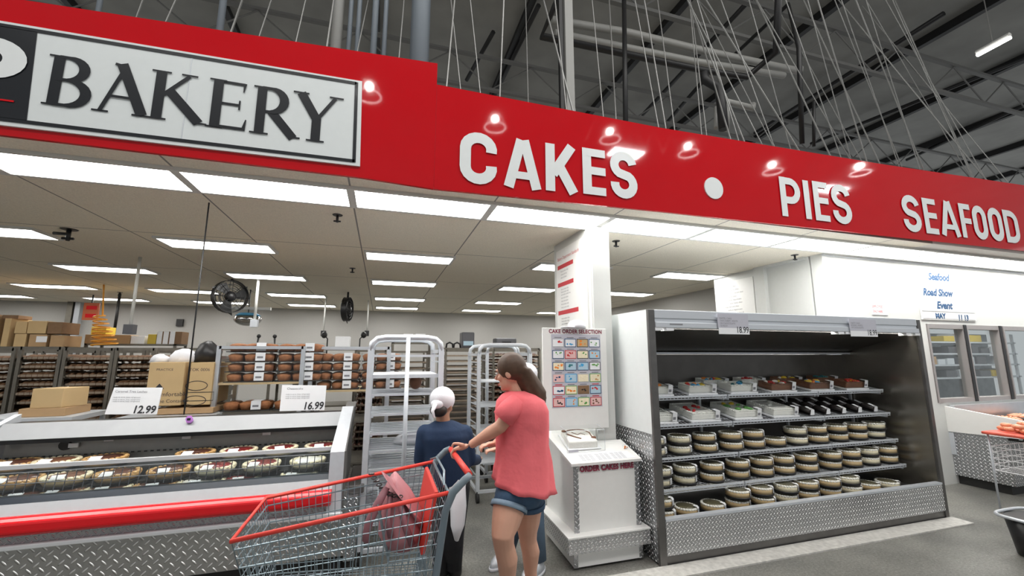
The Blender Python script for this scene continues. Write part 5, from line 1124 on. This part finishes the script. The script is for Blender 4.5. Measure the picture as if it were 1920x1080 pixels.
p = at(130,600,12.6); tag(MB().box(p.x-.09,p.x+.02,12.6,12.75,0,CZ).build('wall_conduit','rackdk'), 'dark vertical conduit on the back wall right of the cartons', 'conduit')
p = at(139,600,12.6); tag(MB().box(p.x-.04,p.x+.06,12.62,12.75,0,CZ).build('wall_conduit','header'), 'pale vertical conduit on the back wall right of the cartons', 'conduit')
# fans
def fan(px, py, Y, R_, yaw_, lab):
    p = at(px, py, Y); o = thing('wall_fan', tuple(p), lab, 'fan'); Rm = Matrix.Rotation(yaw_, 3, 'Z') @ Matrix.Rotation(PI/2, 3, 'X')
    off = Rm @ Vector((0,0,1))
    MB().loft([(p-off*.05,R_,R_,0,Rm),(p+off*.05,R_,R_,0,Rm)], 24, False).loft([(p-off*.05,R_*.96,R_*.96,0,Rm),(p+off*.05,R_*.96,R_*.96,0,Rm)], 24, False).build('drum','blackp',o)
    g_ = MB()
    for s_ in (-1,1):
        for rr in (.25,.5,.75,1.0): g_.tube([p+off*.05*s_+Rm @ Vector((R_*rr*math.cos(t*PI/12),R_*rr*math.sin(t*PI/12),0)) for t in range(24)], .006, 4, True)
        for k in range(8): g_.tube([p+off*.05*s_, p+off*.05*s_+Rm @ Vector((R_*math.cos(k*PI/4),R_*math.sin(k*PI/4),0))], .005, 4)
    g_.build('grille','blackp',o)
    b_ = MB()
    for k in range(3):
        a = k*2*PI/3; e1 = Rm @ Vector((math.cos(a),math.sin(a),0)); e2 = Rm @ Vector((-math.sin(a),math.cos(a),0))
        b_.prism([p+e1*.04+e2*.03, p+e1*R_*.92+e2*R_*.75, p+e1*R_*.9-e2*R_*.12, p+e1*.04-e2*.03], off*.012)
    b_.ball(p, .09); b_.build('blades','blackp',o)
    MB().tube([p+Vector((0,0,R_)), (p.x,p.y,CZ)], .02, 6).build('mount','blackp',o)
fan(432,556,8.0,.27,.75,'large black drum fan hanging under the ceiling left of the blue dome')
fan(651,580,9.0,.24,1.35,'narrow edge-on black fan hanging right of centre over the far shelf')
p = at(465,594,9.2); dm = thing('blue_dome_unit', tuple(p), 'round grey unit with blue top and white bar hanging under the black fan', 'lamp')
MB().ball(p-Vector((0,0,.05)),(.24,.2,.13),16,10).build('dome','mirror',dm); MB().loft([(p+Vector((0,0,.02)),.22,.18),(p+Vector((0,0,.07)),.15,.13)],16).build('blue_band','bluep',dm)
MB().box(p.x-.42,p.x+.38,9.15,9.25,p.z+.14,p.z+.19).build('white_bar','lampfr',dm); MB().tube([p+Vector((0,0,.06)),(p.x,p.y,CZ)],.012,5).build('rod','blackp',dm)

# ================================================================== SHOPPING CART
def rod(mb, a, b, r=.004): mb.tube([a, b], r, 5)
def make_cart(rimm, lab, seat=True):
    o = thing('shopping_cart', (0,0,0), lab, 'shopping cart')
    FL, FR = Vector((-.60,-.30,.80)), Vector((-.60,.30,.80)); BL, BR = Vector((.36,-.33,.925)), Vector((.36,.33,.925))
    bFL, bFR = Vector((-.50,-.22,.42)), Vector((-.50,.22,.42)); bBL, bBR = Vector((.27,-.24,.36)), Vector((.27,.24,.36))
    MB().tube([BL,FL,FR,BR], .011, 8).build('basket_rim', rimm, o)
    MB().tube([BL,BR], .008, 8).build('rear_rim', 'cartwire', o)
    def side(a, b, c, d, nv, nh, name):     # a-b top, d-c bottom
        mb = MB()
        for k in range(nv+1): t = k/nv; rod(mb, a.lerp(b,t), d.lerp(c,t), .0022)
        for k in range(1, nh+1): t = k/nh; rod(mb, a.lerp(d,t), b.lerp(c,t), .0042 if k in (1, nh) or k % 3 == 0 else .0022)
        return mb.build(name, 'cartwire', o)
    side(BL,FL,bFL,bBL,26,9,'side_grid'); side(BR,FR,bFR,bBR,26,9,'side_grid'); side(FL,FR,bFR,bFL,14,9,'front_grid'); side(bFL,bFR,bBR,bBL,14,20,'bottom_grid')
    mb = MB()
    for k in range(12): t = k/11; rod(mb, BL.lerp(BR,t), bBL.lerp(bBR,t), .0022)
    for k in range(1,8): t = k/8; rod(mb, BL.lerp(bBL,t), BR.lerp(bBR,t), .0025)
    mb.build('rear_gate', 'cartwire', o)
    for s_, q_ in ((-1,'near'),(1,'far')):
        MB().tube([(.47,.33*s_,1.0),(.44,.345*s_,.985),(.38,.345*s_,.93),(.345,.335*s_,.84),(.30,.30*s_,.45),(.27,.28*s_,.25),(.10,.27*s_,.20),(-.55,.20*s_,.19)], [.019,.02,.021,.019,.018,.017,.014,.012], 10).build('frame_tube', 'cartgrey', o)
        MB().tube([(.30,.30*s_,.45),(.34,.29*s_,.14)], .013, 8).build('rear_leg', 'cartgrey', o)
    MB().tube([(.47,-.31,1.0),(.47,.31,1.0)], .017, 10).build('handle', rimm if seat else 'cartgrey', o)
    MB().tube([(.34,-.30,.95),(.36,-.16,.99),(.36,.16,.99),(.34,.30,.95)], .007, 6).build('inner_bar', 'cartwire', o)
    if seat:
        MB().hexa([(.24,-.22,.60),(.26,-.22,.60),(.26,.22,.60),(.24,.22,.60),(.30,-.26,.915),(.32,-.26,.915),(.32,.26,.915),(.30,.26,.915)]).build('seat_flap', 'cartred', o, bevel=.006)
        g = MB()
        for k in range(9): rod(g, (.08,-.24+k*.06,.60), (.27,-.24+k*.06,.60), .003)
        for k in range(9): rod(g, (.08,-.24+k*.06,.60), (.02,-.26+k*.065,.86), .003)
        rod(g, (.08,-.26,.60), (.08,.26,.60), .004); rod(g, (.02,-.28,.86), (.02,.28,.86), .005); g.build('child_seat', 'cartwire', o)
    t_ = MB()
    for k in range(9): rod(t_, (-.55,-.2+k*.05,.20), (.28,-.24+k*.06,.24), .003)
    for k in range(8): x = -.55+k*.115; rod(t_, (x,-.2,.20+k*.005), (x,.2,.20+k*.005), .003)
    t_.build('lower_tray', 'cartwire', o)
    for x, y in ((-.50,-.19),(-.50,.19),(.34,-.27),(.34,.27)):
        w_ = MB().loft([((x,y-.014,.062),.062,.062,0,Matrix.Rotation(PI/2,3,'X')),((x,y+.014,.062),.062,.062,0,Matrix.Rotation(PI/2,3,'X'))], 16).build('wheel', 'rubber', o)
        MB().box(x-.02,x+.02,y-.022,y-.016,.05,.19).box(x-.02,x+.02,y+.016,y+.022,.05,.19).box(x-.02,x+.02,y-.022,y+.022,.13,.19).build('wheel_fork', 'cartwire', w_)
    return o
ct = make_cart('cartred', 'wire shopping cart with red rim and handle, pushed by the woman in coral'); ct.location = (0,2.60,0)
pp = atz(1894, 975, .30)
pp = pp+Vector((.04,0,0))
hbk = thing('hand_basket', (pp.x+.24, pp.y, 0), 'dark hand basket with pale rounded rim on the floor, cut by the right edge', 'basket')
cxb, cyb = pp.x+.25, pp.y-.02
rr_ = [(cxb+.24*math.copysign(abs(math.cos(t*PI/14))**.5, math.cos(t*PI/14)), cyb+.17*math.copysign(abs(math.sin(t*PI/14))**.5, math.sin(t*PI/14)), .30) for t in range(28)]
MB().tube(rr_, .013, 6, True).build('rim', 'header', hbk)
bw = MB().loft([((cxb,cyb,.005),.18,.12),((cxb,cyb,.29),.235,.165)], 24).build('basket_body', 'blackp', hbk)
# purse in the child seat
pu = thing('handbag', (.14,2.60,.62), 'dusty pink leather handbag with chain strap sitting in the cart seat', 'handbag')
MB().loft([((.16,2.60,.60),.10,.16,.0),((.15,2.60,.66),.125,.19,.0),((.14,2.61,.76),.115,.18,.0),((.12,2.62,.86),.075,.15,.0),((.11,2.63,.92),.030,.12,.0),((.11,2.63,.935),.010,.10,.0)], 24, wob=.06, wn=5).build('body','purse',pu)
MB().loft([((.09,2.47,.93),.10,.06,.2,Matrix.Rotation(.9,3,'Y')),((.13,2.50,.88),.13,.10,.2,Matrix.Rotation(.9,3,'Y')),((.19,2.52,.80),.12,.10,.1,Matrix.Rotation(.9,3,'Y')),((.22,2.53,.72),.05,.05,.1,Matrix.Rotation(.9,3,'Y'))], 18).build('flap','purse',pu)
MB().tube([(.06,2.44,.93),(.02,2.42,.86),(-.02,2.41,.78),(-.035,2.41,.70),(-.02,2.42,.68)], [.018,.022,.022,.02,.012], 8).tube([(.08,2.45,.90),(.07,2.43,.78),(.09,2.42,.69)], .016, 8).build('strap','pursedk',pu)
MB().tube([(.13,2.44,.86),(.16,2.42,.74),(.20,2.42,.64)], .017, 8).build('strap','pursedk',pu)
chn = MB()
for k in range(12):
    t = k/11; c_ = Vector((-.02+.15*t, 2.45-.02*t, 1.0-.12*t-.03*math.sin(PI*t))); mrot = Matrix.Rotation(.9 if k % 2 else -.5, 3, 'X')
    chn.tube([c_+mrot @ Vector((.013*math.cos(a*PI/4),.008*math.sin(a*PI/4),0)) for a in range(8)], .0035, 5, True)
chn.build('chain','chain',pu)
MB().ball((.14,2.43,.66),(.03,.008,.025),8,6).build('emblem','header',pu)
# ================================================================== PEOPLE
def U3(v): return Vector(v)
def hand(mb, wrist, palm, tips, r0=.0085):
    """palm block with five separate, bent fingers; tips: list of joint chains"""
    d = (palm-wrist); mb.tube([wrist, wrist+d*.35, palm], [.024,.030,.026], 10)
    for ch in tips: mb.tube(ch, [r0*1.15]*(len(ch)-1)+[r0*.8], 7); mb.ball(ch[-1], r0*.85, 7, 5)
def head_mesh(mb, c, f, rx=.074, ry=.094, rz=.115):
    f = U3(f).normalized(); s_ = Vector((-f.y, f.x, 0)).normalized(); u = s_.cross(f).normalized()*-1
    u = f.cross(s_).normalized(); R_ = Matrix((s_, f, u)).transposed()
    P_ = lambda x,y,z: c + R_ @ Vector((x,y,z))
    mb.ball(P_(0,-.012,.022), (rx,ry*.98,rz*.82), 16, 12, R_); mb.ball(P_(0,.022,-.045), (rx*.72,ry*.62,rz*.58), 14, 10, R_)
    mb.tube([P_(0,.083,.012), P_(0,.104,-.016), P_(0,.092,-.024)], [.008,.013,.009], 7)
    for q in (-1,1):
        mb.ball(P_(q*rx*.99,-.010,-.004), (.009,.020,.031), 8, 6, R_); mb.ball(P_(q*.04,.062,-.018),(.022,.016,.02),8,6,R_)
        mb.tube([P_(q*.018,.083,.034),P_(q*.048,.072,.034)], .006, 6)
    mb.ball(P_(0,.078,-.055),(.022,.012,.010),8,6,R_); mb.ball(P_(0,.066,-.085),(.022,.018,.016),8,6,R_)
    return P_, R_
def face_parts(P_, R_, o):
    for q in (-1,1):
        e = MB().ball(P_(q*.031,.078,.016),(.013,.009,.008),10,8,R_).build('eye','eye',o); MB().ball(P_(q*.031,.0855,.016),(.0055,.003,.0055),8,6,R_).build('iris','iris',e)
        MB().tube([P_(q*.018,.092,.034),P_(q*.032,.092,.039),P_(q*.048,.080,.034)],.003,5).build('eyebrow','hair',o)
    MB().ball(P_(0,.0905,-.052),(.022,.005,.004),10,6,R_).ball(P_(0,.0895,-.060),(.018,.005,.0045),10,6,R_).build('lips','lip',o)

# ---- woman in coral
Yw = 2.68
wo = thing('person', tuple(atz(970,1130,0)), 'person in a loose coral top and denim shorts leaning onto the shopping cart', 'person')
mb = MB()
kL = at(943,1003,2.56); kR = at(989,998,2.78); hL = at(960,925,2.64); hR = at(990,925,2.74); aL = atz(957,1140,.085); aR = atz(998,1112,.085)
mid = lambda a,b,t: a.lerp(b,t)
fwd = Vector((-.85,.53,0))
def leg(h, k, a, s_=1):
    calf = mid(k,a,.32)-fwd*.012
    mb.tube([h+Vector((0,0,.06)), h, mid(h,k,.35), mid(h,k,.75), k, mid(k,a,.14), calf, mid(k,a,.62), a, a-Vector((0,0,.05))], [.07*s_,.098*s_,.100*s_,.084*s_,.068*s_,.061*s_,.063*s_,.046*s_,.034*s_,.036*s_], 16)
    mb.ball(k+fwd*.012, .055*s_, 10, 8)
    ft = Vector((a.x,a.y,.045)); mb.tube([ft-fwd*.03, ft+fwd*.05, ft+fwd*.13, ft+fwd*.18], [.036,.038,.034,.018], 10)
leg(hL,kL,aL); leg(hR,kR,aR,.93)
pel = at(975,905,Yw); che = at(978,800,Yw); sho = at(975,756,Yw)
mb.loft([(hL.lerp(hR,.5)-Vector((0,0,.02)),.12,.14,0),(pel,.115,.125,0),(at(979,860,Yw),.11,.12,0),(che,.10,.12,0),(at(976,775,Yw),.09,.12,0),(sho-Vector((0,0,.02)),.06,.09,0),(at(970,740,Yw),.05,.06,0)], 20)
N0 = at(970,748,Yw); N1 = at(962,715,Yw-.0); mb.tube([N0, N1], [.055,.05], 12)
hc = at(956,700,Yw); P_, R_ = head_mesh(mb, hc, (-.80,.55,-.22))
# near arm to the handle
sL = at(966,763,2.55); eL = at(938,800,2.58); wL = at(883,834,2.74); hb = Vector((.47,2.80,1.0))
mb.tube([sL, mid(sL,eL,.5), eL, mid(eL,wL,.3), mid(eL,wL,.75), wL], [.048,.045,.041,.042,.030,.026], 12); mb.ball(eL,.041)
pm = at(862,840,2.77)
hd_ = (pm-wL).normalized(); sd = hd_.cross(Vector((0,0,1))).normalized(); upv = sd.cross(hd_).normalized()
mb.ball(mid(wL,pm,.75), (.044,.038,.018), 12, 8, Matrix((hd_, sd, upv)).transposed())
for j, (o_, ln) in enumerate(((-.030,.068),(-.010,.076),(.011,.072),(.030,.058))):
    b0 = pm + sd*o_ + hd_*.004
    mb.tube([b0-hd_*.02, b0+hd_*ln*.40+upv*.004, b0+hd_*ln*.72-upv*.016, b0+hd_*ln*.70-upv*.040, b0+hd_*ln*.42-upv*.052], [.0105,.0100,.0092,.0085,.0075], 8)
t0 = mid(wL,pm,.45)+sd*-.030+upv*.012
mb.tube([t0, t0+hd_*.035+upv*.022+sd*-.01, t0+hd_*.060+upv*.030+sd*-.010, t0+hd_*.078+upv*.012+sd*-.008], [.013,.011,.010,.008], 8)
# far arm
sR = at(985,763,2.80); eR = at(955,815,2.92); wR = at(928,832,2.98)
mb.tube([sR, eR, wR], [.053,.040,.027], 12)
pr_ = at(915,834,2.99); mb.ball(mid(wR,pr_,.6),(.042,.03,.02),10,7)
for j in range(4): a_ = pr_+Vector((0,-.028+.019*j,0)); mb.tube([a_, a_+Vector((-.035,0,-.004)), a_+Vector((-.055,0,-.022)), a_+Vector((-.05,0,-.042))], [.010,.0095,.0088,.0075], 7)
mb.tube([wR+Vector((-.02,-.03,.01)), wR+Vector((-.055,-.05,.01)), wR+Vector((-.08,-.048,-.005))], [.012,.010,.008], 7)
mb.build('body', 'skin', wo, remesh=.0062, smooth=3)
face_parts(P_, R_, wo)
def ringpx(px, py, hw, Y, dq=.95, a=0):
    l_ = at(px-hw, py, Y); r_ = at(px+hw, py, Y); c = (l_+r_)/2; w_ = (r_-l_).length/2; return (c, w_, w_*dq, a)
TL = Matrix.Rotation(.16,3,'Y') @ Matrix.Rotation(.10,3,'X')
sh_ = MB().loft([ringpx(970,733,17,Yw,1.0), ringpx(972,741,30,Yw,1.1), ringpx(975,752,42,Yw,1.15), ringpx(978,772,47,Yw,1.05), ringpx(979,800,46,Yw), ringpx(979,835,45,Yw), ringpx(981,865,48,Yw), (*ringpx(981,885,51,Yw,1.0), TL), (*ringpx(981,900,53,Yw,1.02), TL), (*ringpx(981,909,55,Yw,1.04), TL)], 40, False, wob=.075, wn=8)
sh_.tube([at(970,758,2.58), at(955,770,2.56), at(943,786,2.57)], [.066,.066,.068], 16, cap=False).tube([at(990,758,2.80), at(978,775,2.86), at(968,795,2.89)], [.064,.064,.066], 14, cap=False)
s1 = sh_.build('coral_top', 'coral', wo); so = s1.modifiers.new('t','SOLIDIFY'); so.thickness = .004
st_ = MB().loft([ringpx(978,872,36,Yw,.95), ringpx(977,900,41,Yw,.95), ringpx(974,925,45,Yw,.92), (hL.lerp(hR,.5)-Vector((0,0,.05)),.12,.15,0)], 24)
st_.tube([hL+Vector((.03,.02,.09)), hL+Vector((.01,0,.01)), mid(hL,kL,.38)], [.06,.100,.106], 20).tube([hR+Vector((0,0,.07)), hR, mid(hR,kR,.30)], [.07,.105,.105], 20)
st_.build('denim_shorts', 'denim', wo)
cf = MB().tube([mid(hL,kL,.27), mid(hL,kL,.40)], [.108,.110], 20, cap=False).build('shorts_cuff', 'denimlt', wo); cf.modifiers.new('t','SOLIDIFY').thickness = .005
cf = MB().tube([mid(hR,kR,.20), mid(hR,kR,.32)], [.108,.108], 20, cap=False).build('shorts_cuff', 'denim', wo); cf.modifiers.new('t','SOLIDIFY').thickness = .005
hr = MB(); HR = R_
hr.ball(P_(0,-.022,.035), (.086,.100,.100), 18, 12, R_)
hr.loft([(P_(0,-.075,.02),.07,.055,0),(at(986,715,Yw),.10,.08,0),(at(997,735,Yw),.10,.075,0),(at(1006,755,Yw-.01),.065,.055,0),(at(1012,768,Yw-.01),.018,.015,0)], 22, wob=.12, wn=9)
hr.build('long_hair', 'hair', wo, remesh=.009, smooth=2)
for a_ in (aL, aR):
    ft = Vector((a_.x,a_.y,.03)); MB().loft([(ft+fwd*.05-Vector((0,0,.029)),.13,.05,math.atan2(fwd.y,fwd.x)),(ft+fwd*.05-Vector((0,0,.012)),.13,.05,math.atan2(fwd.y,fwd.x))],18).build('sandal_sole','rubber',wo)

# ---- bakery worker in navy with white kerchief, back to the camera
wk = thing('person', tuple(atz(832,1062,0)), 'short bakery worker in a navy top and white kerchief cap, seen from behind', 'person')
Yk = 3.38
mb = MB(); fk = Vector((.25,.97,0))
hc2 = at(830,760,Yk); P2, R2 = head_mesh(mb, hc2, (.55,.83,-.25))
mb.tube([at(831,800,Yk), at(830,768,Yk)], [.058,.05], 12)
gx = lambda px, py, hw, dq=.7, Y=Yk: ringpx(px, py, hw, Y, dq)
mb.loft([gx(843,955,26), gx(842,915,30), gx(838,880,28), gx(836,845,29), gx(835,815,32), gx(834,803,24), gx(832,790,12)], 20)
for (hx, ax_) in ((828,828),(852,850)):
    h0 = at(hx,945,Yk); a0 = atz(ax_-2,1066,.045)+Vector((.005,.04,0)); mb.tube([h0+Vector((0,0,.05)), h0, mid(h0,a0,.5), a0], [.075,.075,.045,.03], 12); mb.tube([a0, a0+Vector((.01,.09,0))], [.03,.026], 10)
for (sx, ex, wx, q) in ((797,788,812,-1),(871,881,898,1)):
    s0 = at(sx,812,Yk); e0_ = at(ex,862,Yk+.02); w0_ = at(wx,862,Yk+.24); mb.tube([s0, mid(s0,e0_,.5), e0_, w0_], [.056,.05,.043,.028], 12); mb.ball(s0,.058)
    mb.ball(w0_+Vector((.01,.05,0)), (.034,.044,.018), 10, 7)
    for j in range(4): b0 = w0_+Vector((-.022+.017*j,.08,0)); mb.tube([b0, b0+Vector((0,.035,0)), b0+Vector((0,.05,-.02))], [.0095,.009,.0075], 7)
    b0 = w0_+Vector((-q*.03,.03,0)); mb.tube([b0, b0+Vector((-q*.02,.03,.005)), b0+Vector((-q*.022,.055,0))], [.012,.010,.008], 7)
mb.build('body', 'skin2', wk, remesh=.008, smooth=3)
face_parts(P2, R2, wk)
nv = MB().loft([gx(840,905,41,.75), gx(838,880,42,.75), gx(836,845,43,.75), gx(835,818,47,.72), gx(834,803,42,.7), gx(833,793,27,.75), gx(832,788,16,.9)], 30, True, wob=.03, wn=5)
for (sx, ex, wx) in ((797,788,812),(871,881,898)):
    s0 = at(sx,812,Yk); e0_ = at(ex,862,Yk+.02); w0_ = at(wx,862,Yk+.24); nv.ball(s0,.066,12,8); nv.tube([s0, mid(s0,e0_,.5), e0_, mid(e0_,w0_,.8)], [.066,.060,.053,.042], 14)
nv.build('navy_top', 'navy', wk, remesh=.011, smooth=4)
MB().loft([gx(848,1050,14,1), gx(846,1000,24,.8), gx(845,950,32,.75), gx(842,915,39,.75), gx(840,895,41,.75)], 20).tube([at(830,950,Yk), atz(826,1066,.045)], [.088,.058], 14).tube([at(852,950,Yk), atz(851,1066,.045)], [.088,.058], 14).build('black_trousers', 'trouser', wk)
MB().ball(P2(0,-.018,.045), (.094,.112,.095), 20, 14, R2).ball(P2(0,-.10,-.005),(.05,.035,.04),12,8,R2).build('kerchief', 'cloth', wk)
MB().tube([P2(0,-.125,-.01), P2(.01,-.14,-.06), P2(-.01,-.135,-.11)], [.020,.013,.008], 8).build('kerchief_tie', 'cloth', wk)
MB().ball(P2(0,-.06,-.045),(.068,.055,.05),14,10,R2).build('hair','hairb',wk)
MB().loft([gx(856,1012,4,2,Yk-.17), gx(858,985,13,.6,Yk-.16), gx(859,950,15,.6,Yk-.14), gx(856,915,16,.7,Yk-.10), gx(850,885,24,.8,Yk-.02), gx(846,875,28,.9,Yk)], 18, wob=.12, wn=5).build('white_apron', 'cloth', wk)
for x_ in (826,851):
    a0 = atz(x_,1066,.03); MB().loft([((a0.x+.01,a0.y+.05,.003),.055,.135,0),((a0.x+.01,a0.y+.05,.045),.055,.13,0),((a0.x+.005,a0.y+.03,.095),.05,.10,0)],16).build('black_shoe','rubber',wk)

# ---- worker hidden behind the woman: jeans, trainers, white cap
th_ = thing('person', tuple(atz(975,1040,0)), 'worker in blue jeans and trainers standing behind the woman in coral', 'person')
Yt = 3.33; mb = MB(); P3, R3_ = head_mesh(mb, at(984,712,Yt), (-.9,-.1,-.2))
mb.tube([at(986,745,Yt), at(984,715,Yt)], [.055,.05], 12)
f3 = Vector((-.8,-.6,0))
mb.loft([ringpx(985,915,27,Yt,.8), ringpx(987,870,26,Yt,.8), ringpx(988,800,30,Yt,.85), ringpx(988,762,33,Yt,.85), ringpx(986,745,14,Yt,1)], 20)
lg = [(at(978,920,Yt), atz(950,1030,.09)), (at(996,920,Yt-.04), atz(1008,1050,.09))]
for h0, a0 in lg: mb.tube([h0+Vector((0,0,.05)), h0, mid(h0,a0,.5), a0], [.08,.08,.058,.04], 12); mb.tube([Vector((a0.x,a0.y,.05)), Vector((a0.x,a0.y,.05))+f3*.14], [.04,.032], 10)
s0 = at(968,775,Yt-.02); e0_ = at(962,832,Yt-.02); w0_ = at(938,842,Yt-.12); mb.tube([s0,e0_,w0_], [.05,.04,.027], 12); mb.ball(w0_+Vector((-.04,-.01,0)),(.042,.03,.02),10,7)
for j in range(4): b0 = w0_+Vector((-.07,-.03+.017*j,0)); mb.tube([b0, b0+Vector((-.035,0,-.004)), b0+Vector((-.045,0,-.028))], [.0095,.009,.0075], 7)
mb.tube([w0_+Vector((-.03,-.03,.005)), w0_+Vector((-.06,-.045,.01))], [.012,.009], 7)
mb.build('body', 'skin', th_, remesh=.008, smooth=3); face_parts(P3, R3_, th_)
MB().loft([ringpx(986,900,29,Yt,.9), ringpx(988,850,29,Yt,.9), ringpx(989,800,33,Yt,.9), ringpx(989,768,35,Yt,.85), ringpx(987,750,22,Yt,.9)], 24, False).tube([s0+Vector((.02,0,.02)), s0, mid(s0,e0_,.55)], [.06,.06,.055], 12, cap=False).build('white_shirt', 'cloth', th_)
jm = MB().loft([ringpx(986,935,29,Yt,.9), ringpx(986,895,30,Yt,.9)], 20)
for h0, a0 in lg: jm.tube([h0+Vector((0,0,.03)), h0, mid(h0,a0,.5), a0], [.09,.095,.078,.068], 14)
jm.build('blue_jeans', 'jeans', th_)
for h0, a0 in lg:
    an = math.atan2(f3.y,f3.x); c = Vector((a0.x,a0.y,0))+f3*.06
    s_ = MB().loft([(c+Vector((0,0,.02)),.145,.052,an),(c+Vector((0,0,.055)),.13,.048,an),(c-f3*.03+Vector((0,0,.09)),.085,.045,an)],18).build('trainer','alumatt',th_); MB().loft([(c+Vector((0,0,.001)),.15,.054,an),(c+Vector((0,0,.024)),.15,.054,an)],18).build('sole','cloth',s_)
MB().ball(P3(0,-.01,.045),(.09,.11,.09),18,12,R3_).build('white_cap','cloth',th_)
